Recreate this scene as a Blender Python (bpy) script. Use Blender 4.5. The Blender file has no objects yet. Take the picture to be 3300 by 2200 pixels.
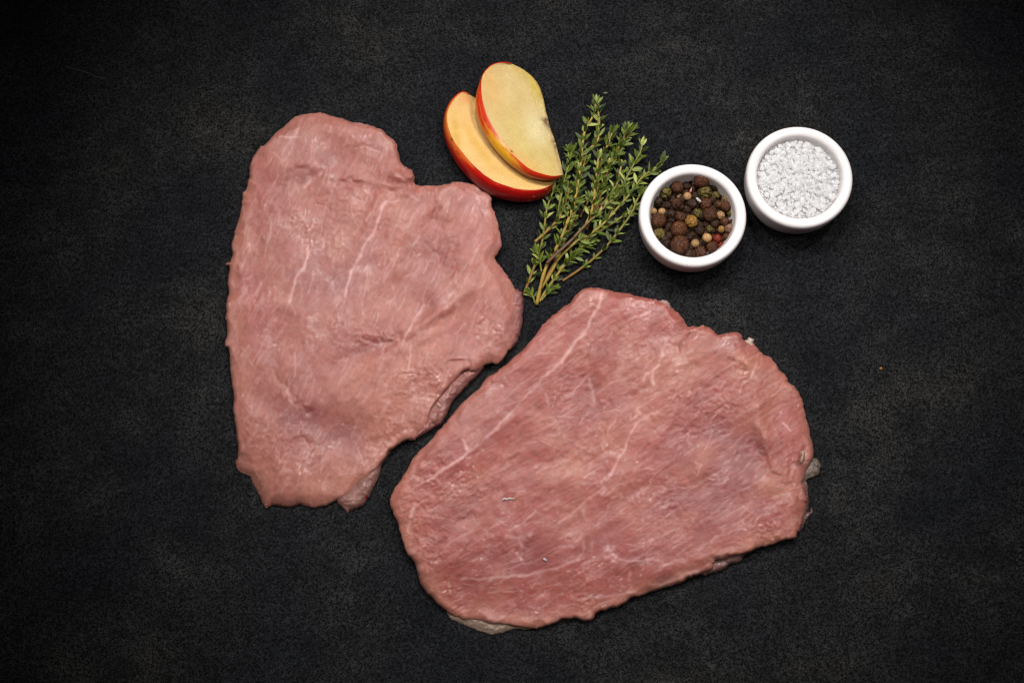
import bpy, bmesh, math, random
import numpy as np
from mathutils import Vector, Matrix
from mathutils import noise as mnoise

random.seed(11)
R = math.radians
scn = bpy.context.scene
COL = scn.collection
# ---------------------------------------------------------------- camera
K = 0.57 / 3300.0                 # metres on the table per photograph pixel at the middle of the frame
LENS, SENS = 50.0, 36.0
TILT = R(11.5)
DIST = 3300 * K / (SENS / LENS)
CAM = Vector((0, -DIST * math.sin(TILT), DIST * math.cos(TILT)))
cd = bpy.data.cameras.new('camera'); cd.lens = LENS; cd.sensor_width = SENS
cd.clip_start = 0.01; cd.clip_end = 50
cam = bpy.data.objects.new('camera', cd); COL.objects.link(cam)
cam.location = CAM; cam.rotation_euler = (TILT, 0, 0)
scn.camera = cam
CT, ST = math.cos(TILT), math.sin(TILT)
def at(px, py, z=0.0):
    """point of the place at height z (photograph pixels above the table) that the photograph shows at px, py"""
    px = np.asarray(px, float); py = np.asarray(py, float); z = np.asarray(z, float) * K
    u = (px - 1650) / 3300 * SENS / LENS; v = (1100 - py) / 3300 * SENS / LENS
    dx = u; dy = v * CT + ST; dz = v * ST - CT
    s = (z - CAM.z) / dz
    return np.stack(np.broadcast_arrays(CAM.x + dx * s, CAM.y + dy * s, z), -1)
def atv(px, py, z=0.0):
    return Vector(at(px, py, z).tolist())
# ---------------------------------------------------------------- world and lamps (studio)
w = bpy.data.worlds.new('World'); scn.world = w; w.use_nodes = True
w.node_tree.nodes['Background'].inputs[0].default_value = (0.9, 0.95, 1.0, 1)
w.node_tree.nodes['Background'].inputs[1].default_value = 0.012
def area(name, loc, tgt, sx, sy, power, color, spread):
    l = bpy.data.lights.new(name, 'AREA'); l.shape = 'RECTANGLE'; l.size = sx; l.size_y = sy
    l.energy = power; l.color = color; l.spread = R(spread)
    o = bpy.data.objects.new(name, l); COL.objects.link(o); o.location = loc
    o.rotation_euler = (Vector(tgt) - Vector(loc)).to_track_quat('-Z', 'Y').to_euler()
    return o
def spot(name, loc, tgt, rad, power, color, ang, blend):
    l = bpy.data.lights.new(name, 'SPOT'); l.energy = power; l.color = color; l.shadow_soft_size = rad
    l.spot_size = R(ang); l.spot_blend = blend
    o = bpy.data.objects.new(name, l); COL.objects.link(o); o.location = loc
    o.rotation_euler = (Vector(tgt) - Vector(loc)).to_track_quat('-Z', 'Y').to_euler()
    return o
for nm, lx, ly, wgt in (('key_lamp', -0.34, 0.50, .24), ('key_lamp', 0.02, 0.64, .30), ('key_lamp', 0.42, 0.48, .24), ('key_lamp', -0.52, 0.05, .10), ('key_lamp', 0.56, 0.02, .12)):
    spot(nm, (lx, ly, 1.06), (0.034, 0.012, 0), 0.085, 96 * wgt, (1.0, 0.965, 0.935), 32.5, 0.9)
area('overhead_softbox', (0.03, 0.28, 1.0), (0.03, 0.0, 0), 0.45, 0.28, 0.075, (0.97, 0.98, 1.0), 36)
scn.view_settings.view_transform = 'Standard'; scn.view_settings.look = 'None'
scn.view_settings.exposure = 0.0; scn.view_settings.gamma = 1.0
try:
    scn.cycles.use_denoising = True
    scn.cycles.max_bounces = 12; scn.cycles.diffuse_bounces = 8; scn.cycles.transmission_bounces = 8
    scn.cycles.sample_clamp_indirect = 6
    scn.cycles.pixel_filter_type = 'BLACKMAN_HARRIS'
    scn.cycles.filter_width = 1.3
except Exception:
    pass

# ---------------------------------------------------------------- numpy noise
def _lat(ix, iy, seed):
    h = (ix.astype(np.int64) * 374761393 + iy.astype(np.int64) * 668265263 + seed * 974711) & 0xffffffff
    h = ((h ^ (h >> 13)) * 1274126177) & 0xffffffff
    return ((h ^ (h >> 16)) & 0xffff) / 65535.0
def vn(x, y, seed=0):
    ix = np.floor(x); iy = np.floor(y); fx = x - ix; fy = y - iy
    fx = fx * fx * fx * (fx * (fx * 6 - 15) + 10); fy = fy * fy * fy * (fy * (fy * 6 - 15) + 10)
    a = _lat(ix, iy, seed); b = _lat(ix + 1, iy, seed); c = _lat(ix, iy + 1, seed); d = _lat(ix + 1, iy + 1, seed)
    return (a + (b - a) * fx) * (1 - fy) + (c + (d - c) * fx) * fy
def fbm(x, y, seed=0, octv=4):
    s = 0; a = 1; t = 0
    for o in range(octv):
        ca, sa = math.cos(0.6 + 1.1 * o), math.sin(0.6 + 1.1 * o)
        s = s + a * vn((x * ca - y * sa) * 2 ** o + 13.7 * o, (x * sa + y * ca) * 2 ** o + 7.1 * o, seed + o); t += a; a *= 0.5
    return s / t
def smooth(a, b, x):
    t = np.clip((x - a) / (b - a), 0, 1); return t * t * (3 - 2 * t)
def seg_dist(X, Y, pts, closed=False, want=False):
    P = np.array(pts, float)
    A = P; B = np.roll(P, -1, 0)
    if not closed: A = P[:-1]; B = P[1:]
    best = np.full(X.shape, 1e18); bi = np.zeros(X.shape, int); bt = np.zeros(X.shape)
    for i in range(len(A)):
        dx, dy = B[i] - A[i]; L = dx * dx + dy * dy + 1e-9
        t = np.clip(((X - A[i, 0]) * dx + (Y - A[i, 1]) * dy) / L, 0, 1)
        d = (X - A[i, 0] - t * dx) ** 2 + (Y - A[i, 1] - t * dy) ** 2
        m = d < best
        best = np.where(m, d, best)
        if want: bi = np.where(m, i, bi); bt = np.where(m, t, bt)
    return (np.sqrt(best), bi, bt) if want else np.sqrt(best)
def inside(X, Y, pts):
    P = np.array(pts, float); Q = np.roll(P, -1, 0); r = np.zeros(X.shape, bool)
    for (x0, y0), (x1, y1) in zip(P, Q):
        if y0 == y1: continue
        c = ((Y < y0) != (Y < y1)) & (X < (x1 - x0) * (Y - y0) / (y1 - y0) + x0)
        r ^= c
    return r
def catmull(P, n=4, closed=True):
    P = np.array(P, float); N = len(P); out = []
    rng = range(N) if closed else range(N - 1)
    for i in rng:
        if closed: p0, p1, p2, p3 = P[i - 1], P[i], P[(i + 1) % N], P[(i + 2) % N]
        else: p0, p1, p2, p3 = P[max(i - 1, 0)], P[i], P[i + 1], P[min(i + 2, N - 1)]
        for k in range(n):
            t = k / n
            out.append(0.5 * ((2 * p1) + (-p0 + p2) * t + (2 * p0 - 5 * p1 + 4 * p2 - p3) * t * t + (-p0 + 3 * p1 - 3 * p2 + p3) * t ** 3))
    if not closed: out.append(P[-1])
    return np.array(out)
def resample(P, n):
    P = np.array(P, float); s = np.r_[0, np.cumsum(np.hypot(*np.diff(P[:, :2], axis=0).T))]
    u = np.linspace(0, s[-1], n)
    return np.stack([np.interp(u, s, P[:, k]) for k in range(P.shape[1])], 1)

# ---------------------------------------------------------------- object helpers
def tag(o, label=None, cat=None, group=None, kind=None):
    if label: o['label'] = label
    if cat: o['category'] = cat
    if group: o['group'] = group
    if kind: o['kind'] = kind
    return o
def link(o, parent=None):
    COL.objects.link(o)
    if parent: o.parent = parent; o.matrix_parent_inverse = parent.matrix_world.inverted() if False else Matrix.Translation(-parent.location)
    return o
def empty(name, loc):
    o = bpy.data.objects.new(name, None); o.location = loc; o.empty_display_size = 0.01; COL.objects.link(o); return o
def mesh_obj(name, V, F, mat, parent=None, colors=None, smooth_=True, extra=None):
    me = bpy.data.meshes.new(name)
    V = np.asarray(V, float)
    me.from_pydata(V.tolist(), [], F if isinstance(F, list) else F.tolist())
    me.update()
    if smooth_: me.polygons.foreach_set('use_smooth', [True] * len(me.polygons))
    if colors is not None:
        a = me.color_attributes.new('Col', 'FLOAT_COLOR', 'POINT')
        c = np.ones((len(V), 4), np.float32); c[:, :colors.shape[1]] = colors; a.data.foreach_set('color', c.ravel())
    if extra:
        for k, v in extra.items():
            a = me.attributes.new(k, 'FLOAT', 'POINT'); a.data.foreach_set('value', np.asarray(v, np.float32))
    me.materials.append(mat)
    o = bpy.data.objects.new(name, me)
    return link(o, parent)

# ---------------------------------------------------------------- materials
def new_mat(name):
    m = bpy.data.materials.new(name); m.use_nodes = True
    nt = m.node_tree; b = nt.nodes['Principled BSDF']
    return m, nt, b, nt.nodes, nt.links
def node(nt, t, **kw):
    n = nt.nodes.new(t)
    for k, v in kw.items():
        if hasattr(n, k): setattr(n, k, v)
        else: n.inputs[k].default_value = v
    return n
def tex(nt, kind, scale, detail=2.0, rough=0.5, vec=None):
    n = nt.nodes.new(kind); n.inputs['Scale'].default_value = scale
    if 'Detail' in n.inputs: n.inputs['Detail'].default_value = detail
    if 'Roughness' in n.inputs: n.inputs['Roughness'].default_value = rough
    if vec is not None: nt.links.new(vec, n.inputs['Vector'])
    return n
def pos(nt, scale=(1, 1, 1), rot=(0, 0, 0)):
    c = nt.nodes.new('ShaderNodeTexCoord'); m = nt.nodes.new('ShaderNodeMapping'); m0 = nt.nodes.new('ShaderNodeMapping')
    m.inputs['Scale'].default_value = scale; m0.inputs['Rotation'].default_value = rot
    nt.links.new(c.outputs['Object'], m0.inputs['Vector']); nt.links.new(m0.outputs[0], m.inputs['Vector']); return m.outputs[0]
def ramp(nt, src, stops):
    r = nt.nodes.new('ShaderNodeValToRGB'); nt.links.new(src, r.inputs[0])
    e = r.color_ramp.elements
    while len(e) < len(stops): e.new(0.5)
    for el, (p, c) in zip(e, stops):
        el.position = p; el.color = (*c, 1) if len(c) == 3 else c
    return r.outputs[0]
def mix(nt, fac, a, b, mode='MIX'):
    n = nt.nodes.new('ShaderNodeMix'); n.data_type = 'RGBA'; n.blend_type = mode
    for s, v in ((n.inputs[0], fac), (n.inputs[6], a), (n.inputs[7], b)):
        if hasattr(v, 'links'): nt.links.new(v, s)
        else: s.default_value = v if not isinstance(v, tuple) else ((*v, 1) if len(v) == 3 else v)
    return n.outputs[2]
def bump(nt, h, strength, dist, normal=None):
    n = nt.nodes.new('ShaderNodeBump'); n.inputs['Strength'].default_value = strength; n.inputs['Distance'].default_value = dist
    nt.links.new(h, n.inputs['Height'])
    if normal is not None: nt.links.new(normal, n.inputs['Normal'])
    return n.outputs[0]
U = 1 / K       # noise cells per metre when a cell is one photograph pixel

def mat_table():
    m, nt, b, N, L = new_mat('dark_slate')
    p = pos(nt)
    cloud = tex(nt, 'ShaderNodeTexNoise', U / 420, 9, 0.72, p)
    cloud2 = tex(nt, 'ShaderNodeTexNoise', U / 110, 7, 0.78, pos(nt, (0.55, 1, 1)))
    grain = tex(nt, 'ShaderNodeTexNoise', U / 13.0, 4, 0.8, p)
    grain2 = tex(nt, 'ShaderNodeTexVoronoi', U / 3.8, vec=p)
    hue = tex(nt, 'ShaderNodeTexNoise', U / 420, 2, 0.5, p)
    c = ramp(nt, cloud.outputs[0], [(0.30, (0.0018, 0.00185, 0.0020)), (0.52, (0.0035, 0.0036, 0.0039)), (0.74, (0.0078, 0.0079, 0.0082))])
    c2 = ramp(nt, cloud2.outputs[0], [(0.34, (0.62, 0.62, 0.63)), (0.56, (1.0, 1.0, .99)), (0.76, (1.55, 1.54, 1.50))])
    c = mix(nt, 1.0, c, c2, 'MULTIPLY')
    h = ramp(nt, hue.outputs[0], [(0.35, (0.92, 0.98, 1.14)), (0.65, (1.03, 1.0, 0.94))])
    c = mix(nt, 1.0, c, h, 'MULTIPLY')
    g = ramp(nt, grain.outputs[0], [(0.34, (0.55, 0.55, 0.55)), (0.5, (0.95, 0.95, 0.95)), (0.66, (1.7, 1.68, 1.65))])
    c = mix(nt, 1.0, c, g, 'MULTIPLY')
    sep = node(nt, 'ShaderNodeSeparateColor'); L.new(grain2.outputs['Color'], sep.inputs[0])
    sp = ramp(nt, sep.outputs[0], [(0.0, (0.2, 0.2, 0.2)), (0.5, (0.5, 0.5, 0.5)), (0.75, (1.05, 1.05, 1.05)), (1.0, (5.2, 5.15, 5.1))])
    c = mix(nt, 1.0, c, sp, 'MULTIPLY')
    L.new(c, b.inputs['Base Color'])
    b.inputs['Roughness'].default_value = 0.85; b.inputs['Specular IOR Level'].default_value = 0.09
    L.new(bump(nt, grain.outputs[0], 0.2, K * 4), b.inputs['Normal'])
    return m

def mat_meat(rot):
    m, nt, b, N, L = new_mat('raw_meat')
    at_ = node(nt, 'ShaderNodeAttribute'); at_.attribute_name = 'Col'
    th = node(nt, 'ShaderNodeAttribute'); th.attribute_name = 'thin'
    fine = tex(nt, 'ShaderNodeTexNoise', U / 11, 3, 0.6, pos(nt, (1.0, 0.45, 1.0), (0, 0, rot)))
    fib = tex(nt, 'ShaderNodeTexNoise', U / 22, 3, 0.6, pos(nt, (1.0, 0.16, 1.0), (0, 0, rot)))
    v = ramp(nt, fib.outputs[0], [(0.3, (0.96, 0.94, 0.94)), (0.7, (1.04, 1.06, 1.06))])
    c = mix(nt, 1.0, at_.outputs['Color'], v, 'MULTIPLY')
    L.new(c, b.inputs['Base Color'])
    b.subsurface_method = 'RANDOM_WALK'
    b.inputs['Subsurface Weight'].default_value = 0.35
    b.inputs['Subsurface Radius'].default_value = (1.0, 0.35, 0.22)
    b.inputs['Subsurface Scale'].default_value = 0.0035
    b.inputs['Roughness'].default_value = 0.36
    rr = ramp(nt, fine.outputs[0], [(0.35, (0.38,) * 3), (0.65, (0.55,) * 3)])
    L.new(rr, b.inputs['Roughness'])
    b.inputs['Specular IOR Level'].default_value = 0.3
    b.inputs['Coat Weight'].default_value = 0.6; b.inputs['Coat Roughness'].default_value = 0.06
    n1 = bump(nt, fib.outputs[0], 0.18, K * 14)
    n2 = bump(nt, fine.outputs[0], 0.22, K * 8, n1)
    L.new(n2, b.inputs['Normal'])
    wet = tex(nt, 'ShaderNodeTexNoise', U / 9.5, 2, 0.6, pos(nt, (1.0, 0.6, 1.0), (0, 0, rot)))
    patch = tex(nt, 'ShaderNodeTexNoise', U / 95, 3, 0.6, pos(nt))
    nb = N.new('ShaderNodeBump'); nb.inputs['Distance'].default_value = K * 22
    L.new(wet.outputs[0], nb.inputs['Height']); L.new(n1, nb.inputs['Normal'])
    L.new(ramp(nt, patch.outputs[0], [(.36, (.25,) * 3), (.62, (1.0,) * 3)]), nb.inputs['Strength'])
    L.new(nb.outputs[0], b.inputs['Coat Normal'])
    tr = N.new('ShaderNodeBsdfTransparent'); tr.inputs[0].default_value = (0.9, 0.82, 0.78, 1)
    ms = N.new('ShaderNodeMixShader'); L.new(th.outputs['Fac'], ms.inputs[0]); L.new(b.outputs[0], ms.inputs[1]); L.new(tr.outputs[0], ms.inputs[2])
    L.new(ms.outputs[0], N['Material Output'].inputs['Surface'])
    return m

# ---------------------------------------------------------------- the table
M_TABLE = mat_table()
tb = mesh_obj('table_surface', [(-1.2, -1.2, 0), (1.2, -1.2, 0), (1.2, 1.2, 0), (-1.2, 1.2, 0)], [(0, 1, 2, 3)], M_TABLE, smooth_=False)
tag(tb, 'dark speckled slate surface under everything', kind='structure')
def hairline(P, w_):
    P = np.array(P, float); d = np.gradient(P, axis=0); d /= np.linalg.norm(d, axis=1, keepdims=True); nrm = np.stack([-d[:, 1], d[:, 0]], 1) * w_ / 2
    a = at(P[:, 0] + nrm[:, 0], P[:, 1] + nrm[:, 1], .5); b = at(P[:, 0] - nrm[:, 0], P[:, 1] - nrm[:, 1], .5); n = len(P)
    m, nt, bb, N, L = new_mat('pale_scratch'); bb.inputs['Base Color'].default_value = (.03, .03, .034, 1); bb.inputs['Roughness'].default_value = .8
    mesh_obj('scratch', np.concatenate([a, b]), [(i, i + 1, n + i + 1, n + i) for i in range(n - 1)], m, tb, smooth_=False)
hairline([(208, 214), (235, 222), (262, 229), (293, 238), (305, 246), (328, 251), (342, 254)], 1.6)

# ---------------------------------------------------------------- meat
def sheet(name, outline, mat, step, zfun, cfun, ze=18, under=12, parent=None, thin=None, jag=0.0, seed=0, sub=4):
    """slab of meat: a fine top surface inside an outline, rolled edge, flat underside"""
    O = catmull(outline, sub)
    if jag:
        s = np.arange(len(O)) * 0.9
        O = O + np.stack([vn(s, s * 0 + 3, seed) - .5, vn(s, s * 0 + 9, seed) - .5], 1) * 2 * jag
    x0, y0 = O.min(0) - 2 * step; x1, y1 = O.max(0) + 2 * step
    xs = np.arange(x0, x1 + step, step); ys = np.arange(y0, y1 + step, step)
    X, Y = np.meshgrid(xs, ys)
    ins = inside(X, Y, O)
    D, bi, bt = seg_dist(X, Y, O, True, True)
    # snap the first ring outside onto the outline
    pad = np.pad(ins, 1)
    near = np.zeros_like(ins)
    for a in (0, 1, 2):
        for b_ in (0, 1, 2):
            near |= pad[a:a + ins.shape[0], b_:b_ + ins.shape[1]]
    ring = near & ~ins
    A = O[bi]; B = np.roll(O, -1, 0)[bi]
    Qx = A[..., 0] + (B - A)[..., 0] * bt; Qy = A[..., 1] + (B - A)[..., 1] * bt
    close = ins & (D < step * 0.35)
    X = np.where(ring | close, Qx, X); Y = np.where(ring | close, Qy, Y)
    D = np.where(ring | close, 0, D)
    use = ins | ring
    cell = use[:-1, :-1] & use[1:, :-1] & use[1:, 1:] & use[:-1, 1:]
    cell &= (ins[:-1, :-1] | ins[1:, :-1] | ins[1:, 1:] | ins[:-1, 1:])
    idx = np.full(ins.shape, -1); 
    vu = np.zeros_like(ins)
    vu[:-1, :-1] |= cell; vu[1:, :-1] |= cell; vu[1:, 1:] |= cell; vu[:-1, 1:] |= cell
    n = vu.sum(); idx[vu] = np.arange(n)
    x = X[vu]; y = Y[vu]; d = D[vu]
    z = zfun(x, y, d)
    V = at(x, y, z)
    a, b_, c, e = idx[:-1, :-1][cell], idx[1:, :-1][cell], idx[1:, 1:][cell], idx[:-1, 1:][cell]
    F = np.stack([a, b_, c, e], 1)                 # image y is down, so this order faces up
    # boundary edges -> skirt
    E = np.concatenate([F[:, [0, 1]], F[:, [1, 2]], F[:, [2, 3]], F[:, [3, 0]]])
    key = E[:, 0].astype(np.int64) * n + E[:, 1]; rev = E[:, 1].astype(np.int64) * n + E[:, 0]
    bd = E[~np.isin(key, rev)]
    bv = np.unique(bd); remap = {int(v): i for i, v in enumerate(bv)}
    # inward direction
    e1 = V[bd[:, 1]] - V[bd[:, 0]]
    nn = np.zeros((n, 2)); 
    np.add.at(nn, bd[:, 0], np.stack([-e1[:, 1], e1[:, 0]], 1)); np.add.at(nn, bd[:, 1], np.stack([-e1[:, 1], e1[:, 0]], 1))
    nb = nn[bv]; nb /= (np.linalg.norm(nb, axis=1, keepdims=True) + 1e-12)
    r1 = V[bv].copy(); r1[:, :2] += nb * under * 0.3 * K; r1[:, 2] *= 0.45
    r2 = V[bv].copy(); r2[:, :2] += nb * under * K; r2[:, 2] = 0.0
    VV = np.concatenate([V, r1, r2]); m = len(bv)
    ia = np.array([remap[int(v)] for v in bd[:, 0]]); ib = np.array([remap[int(v)] for v in bd[:, 1]])
    S1 = np.stack([bd[:, 1], bd[:, 0], n + ia, n + ib], 1)
    S2 = np.stack([n + ib, n + ia, n + m + ia, n + m + ib], 1)
    col = cfun(x, y, d, z)
    cb = col[bv]
    C = np.concatenate([col, cb, cb])
    t = thin(x, y, d) if thin else np.zeros(n)
    T = np.concatenate([t, t[bv], t[bv]])
    o = mesh_obj(name, VV, np.concatenate([F, S1, S2]), mat, parent, C, extra={'thin': T})
    return o

def gauss(x, y, L):
    s = 0
    for (cx, cy, rx, ry, ang, a) in L:
        ca, sa = math.cos(R(ang)), math.sin(R(ang))
        u = ((x - cx) * ca + (y - cy) * sa) / rx; v = (-(x - cx) * sa + (y - cy) * ca) / ry
        s = s + a * np.exp(-(u * u + v * v))
    return s
def lines(x, y, L, wob=3.0, seed=5):
    """soft strokes: returns value 0..1 for a list of (points, half width, strength)"""
    out = np.zeros(x.shape)
    wx = x + (vn(x / 23, y / 23, seed) - .5) * 2.4 * wob; wy = y + (vn(x / 23, y / 23, seed + 1) - .5) * 2.4 * wob
    for P, w_, s in L:
        P = np.array(P, float)
        bx = (x > P[:, 0].min() - 5 * w_ - 8) & (x < P[:, 0].max() + 5 * w_ + 8) & (y > P[:, 1].min() - 5 * w_ - 8) & (y < P[:, 1].max() + 5 * w_ + 8)
        if not bx.any(): continue
        dd = seg_dist(wx[bx], wy[bx], P)
        q = vn(x[bx] / 14, y[bx] / 14, seed + 3)
        out[bx] = np.maximum(out[bx], s * np.exp(-(dd / (w_ * (0.65 + 0.6 * q))) ** 2) * (0.6 + 0.5 * q))
    return out
def lin(c):
    c = np.array(c, float) / 255; return np.where(c < .04045, c / 12.92, ((c + .055) / 1.055) ** 2.4)
def random_veins(rnd, outline, dirf, n, lo, hi):
    P = np.array(outline); L = []
    x0, y0 = P.min(0); x1, y1 = P.max(0)
    while len(L) < n:
        x, y = rnd.uniform(x0, x1), rnd.uniform(y0, y1)
        if not inside(np.array([x]), np.array([y]), P)[0]: continue
        a = dirf(x, y) + rnd.gauss(0, 0.28); ln = rnd.uniform(lo, hi); pts = []
        for k in range(4):
            pts.append((x, y)); a += rnd.gauss(0, 0.22); x += math.cos(a) * ln / 3; y += math.sin(a) * ln / 3
        L.append((pts, rnd.uniform(1.1, 2.3), rnd.uniform(0.08, 0.5)))
    return L

OUT1 = [(1041,364),(1024,364),(969,369),(944,382),(919,405),(889,428),(849,468),(837,473),(809,521),(803,559),(801,580),(791,614),(783,622),(778,660),(767,706),(753,757),(747,795),(748,824),(741,841),(727,852),(739,860),(733,896),(736,938),(729,972),(728,1000),(727,1026),(731,1069),(726,1108),(736,1126),(740,1165),(743,1217),(752,1273),(752,1329),(761,1390),(767,1459),(759,1490),(772,1518),(800,1531),(817,1559),(829,1585),(843,1611),(854,1634),(867,1633),(886,1626),(936,1632),(969,1626),(1016,1635),(1060,1624),(1077,1613),(1090,1611),(1112,1602),(1142,1576),(1177,1546),(1211,1516),(1233,1490),(1259,1453),(1308,1420),(1338,1416),(1351,1394),(1375,1380),(1383,1347),(1397,1310),(1420,1280),(1455,1236),(1480,1210),(1503,1192),(1530,1200),(1559,1180),(1581,1169),(1609,1169),(1633,1139),(1655,1108),(1664,1076),(1664,1040),(1668,1010),(1664,975),(1661,936),(1648,906),(1627,877),(1598,837),(1600,821),(1615,799),(1615,768),(1606,726),(1596,691),(1583,661),(1583,630),(1556,615),(1529,596),(1483,587),(1437,591),(1414,598),(1361,598),(1334,590),(1336,573),(1330,554),(1312,541),(1297,529),(1289,517),(1280,479),(1279,466),(1260,445),(1226,416),(1184,399),(1142,395),(1100,382),(1066,372)]
OUT2 = [(1903,925),(1941,931),(1987,940),(2041,950),(2083,961),(2106,963),(2127,973),(2148,973),(2160,986),(2179,1003),(2202,1026),(2213,1053),(2231,1051),(2259,1050),(2269,1047),(2290,1058),(2308,1074),(2320,1079),(2339,1071),(2383,1074),(2396,1093),(2406,1100),(2429,1109),(2455,1137),(2483,1154),(2518,1196),(2538,1217),(2539,1230),(2557,1242),(2574,1267),(2588,1295),(2593,1319),(2602,1354),(2609,1393),(2620,1431),(2621,1473),(2608,1500),(2590,1547),(2592,1566),(2600,1598),(2600,1630),(2587,1670),(2583,1694),(2570,1716),(2566,1733),(2538,1738),(2519,1744),(2481,1757),(2446,1765),(2410,1780),(2359,1795),(2328,1803),(2308,1805),(2299,1818),(2296,1834),(2264,1847),(2229,1859),(2221,1863),(2183,1882),(2125,1898),(2068,1917),(2033,1928),(2003,1951),(1953,1965),(1926,1974),(1907,1995),(1884,2000),(1857,1992),(1819,1995),(1782,2009),(1745,2020),(1712,2025),(1665,2018),(1619,2013),(1582,2009),(1544,1998),(1498,1997),(1475,1988),(1451,1978),(1423,1955),(1386,1922),(1354,1881),(1348,1853),(1330,1806),(1309,1778),(1295,1732),(1279,1676),(1261,1639),(1257,1611),(1270,1578),(1293,1541),(1321,1494),(1340,1462),(1377,1429),(1409,1392),(1437,1362),(1464,1329),(1503,1286),(1542,1251),(1568,1217),(1611,1191),(1650,1156),(1698,1113),(1750,1047),(1773,1024),(1800,1001),(1834,978),(1859,946),(1876,934)]

# --- first steak
def dir1(x, y):
    t = min(1, max(0, ((x - 800) / 800 + (y - 700) / 1200) / 1.2)); return R(-78 + 32 * t)
rn = random.Random(4)
V1 = [([(1247,649),(1233,668),(1214,731),(1176,786),(1155,837),(1134,875),(1118,925),(1115,955)],5,.85),
 ([(1247,649),(1290,648)],3,.6),([(995,790),(995,816),(982,858),(957,892),(944,929),(932,976)],5,.8),([(875,710),(873,753),(860,790),(852,824)],3,.6),
 ([(805,786),(801,828)],4,.6),([(1290,800),(1277,820),(1250,860),(1235,904)],2.4,.5),([(1184,880),(1177,920),(1167,984)],2.4,.45),
 ([(839,913),(826,946)],6,.6),([(1011,870),(1003,910),(995,946)],2.4,.5),([(1066,412),(1062,454)],4,.5),([(1193,685),(1180,712)],4,.7),
 ([(902,437),(930,443),(961,441)],3.5,.6),([(1284,818),(1261,867),(1238,906)],2.6,.55),([(1365,986),(1334,1032),(1304,1087),(1291,1121)],4,.65),
 ([(1325,1113),(1321,1150),(1318,1191)],2.6,.6),([(1342,676),(1322,710),(1311,737)],3.5,.55),([(1537,806),(1528,830),(1518,852)],4,.5),
 ([(1476,921),(1449,951)],4,.6),([(951,1134),(954,1173),(947,1212)],3.2,.65),([(1003,582),(985,605)],5,.7),([(855,660),(853,680)],5,.6),
 ([(1142,395),(1180,402)],4,.45),([(1160,472),(1200,480),(1225,490)],2.5,.6),([(1135,437),(1141,445)],4,.8),([(1250,480),(1245,500)],4,.6),
 ([(1395,820),(1365,880)],3,.4),([(1500,1040),(1470,1075)],4,.5),([(1280,1090),(1240,1120)],3,.4)]
V1 += random_veins(rn, OUT1, dir1, 190, 22, 95)
CR1 = [([(1345,600),(1334,622),(1289,611),(1240,606),(1205,601),(1142,588),(1045,582)],10,12),([(1393,608),(1400,640),(1403,665),(1396,702)],9,13),
 ([(885,1202),(917,1243),(943,1277),(969,1303),(999,1325)],8,13),([(1462,815),(1460,850),(1452,885)],12,9),([(1170,1088),(1220,1100),(1270,1104)],8,8),
 ([(935,548),(960,540),(990,536)],8,6),([(969,1416),(1000,1425),(1029,1438)],11,7),([(1464,1165),(1503,1160),(1512,1191)],6,10),([(1300,1200),(1350,1208)],5,5),
 ([(1545,1045),(1560,1035)],6,7),([(1290,560),(1320,575),(1335,590)],7,12),([(1340,480),(1290,500),(1225,480),(1160,468)],9,5),
 ([(835,1360),(850,1385)],6,4),([(838,1520),(835,1560)],6,4)]
BM1 = [(1295,565,45,28,20,16),(1310,620,60,16,8,7),(1085,1390,120,80,20,-16),(1380,850,70,110,20,-12),(1485,740,70,90,0,10),(1560,960,80,130,-35,10),
 (1440,700,40,60,10,5),(1060,780,160,200,0,-7),(950,620,110,60,-30,-7),(1150,440,120,40,15,6),(1030,560,90,30,-35,-8),(900,1500,110,80,0,9),
 (1290,1260,150,60,-55,8),(1210,1120,150,26,-20,-9),(1380,1120,120,26,-28,-7),(1440,990,160,20,-30,6),(1340,1060,200,18,-38,5),(780,800,25,180,5,6),
 (1200,690,14,90,25,5),(1600,770,25,40,0,4)]
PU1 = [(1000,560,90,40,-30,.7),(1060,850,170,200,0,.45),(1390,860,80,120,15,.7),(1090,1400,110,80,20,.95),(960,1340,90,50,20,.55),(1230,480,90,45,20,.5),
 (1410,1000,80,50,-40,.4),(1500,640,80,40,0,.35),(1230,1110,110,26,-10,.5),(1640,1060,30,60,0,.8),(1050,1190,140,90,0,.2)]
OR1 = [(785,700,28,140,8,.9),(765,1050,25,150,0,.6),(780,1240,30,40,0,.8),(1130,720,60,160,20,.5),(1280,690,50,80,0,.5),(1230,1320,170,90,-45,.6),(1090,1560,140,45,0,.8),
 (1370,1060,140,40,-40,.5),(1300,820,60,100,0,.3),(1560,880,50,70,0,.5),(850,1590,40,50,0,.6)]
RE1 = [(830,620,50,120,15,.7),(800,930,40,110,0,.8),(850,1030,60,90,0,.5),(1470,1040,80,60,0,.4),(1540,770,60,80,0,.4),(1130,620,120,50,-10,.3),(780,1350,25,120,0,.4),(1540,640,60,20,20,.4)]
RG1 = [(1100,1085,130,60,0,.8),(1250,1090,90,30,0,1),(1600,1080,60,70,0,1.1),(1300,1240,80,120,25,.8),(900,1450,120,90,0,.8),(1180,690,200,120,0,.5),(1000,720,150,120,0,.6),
 (1350,580,60,60,0,.6),(1450,800,80,120,0,.5),(1250,1430,60,100,30,.8),(1400,1240,50,70,30,1.0),(1230,560,90,60,0,.6)]

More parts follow.
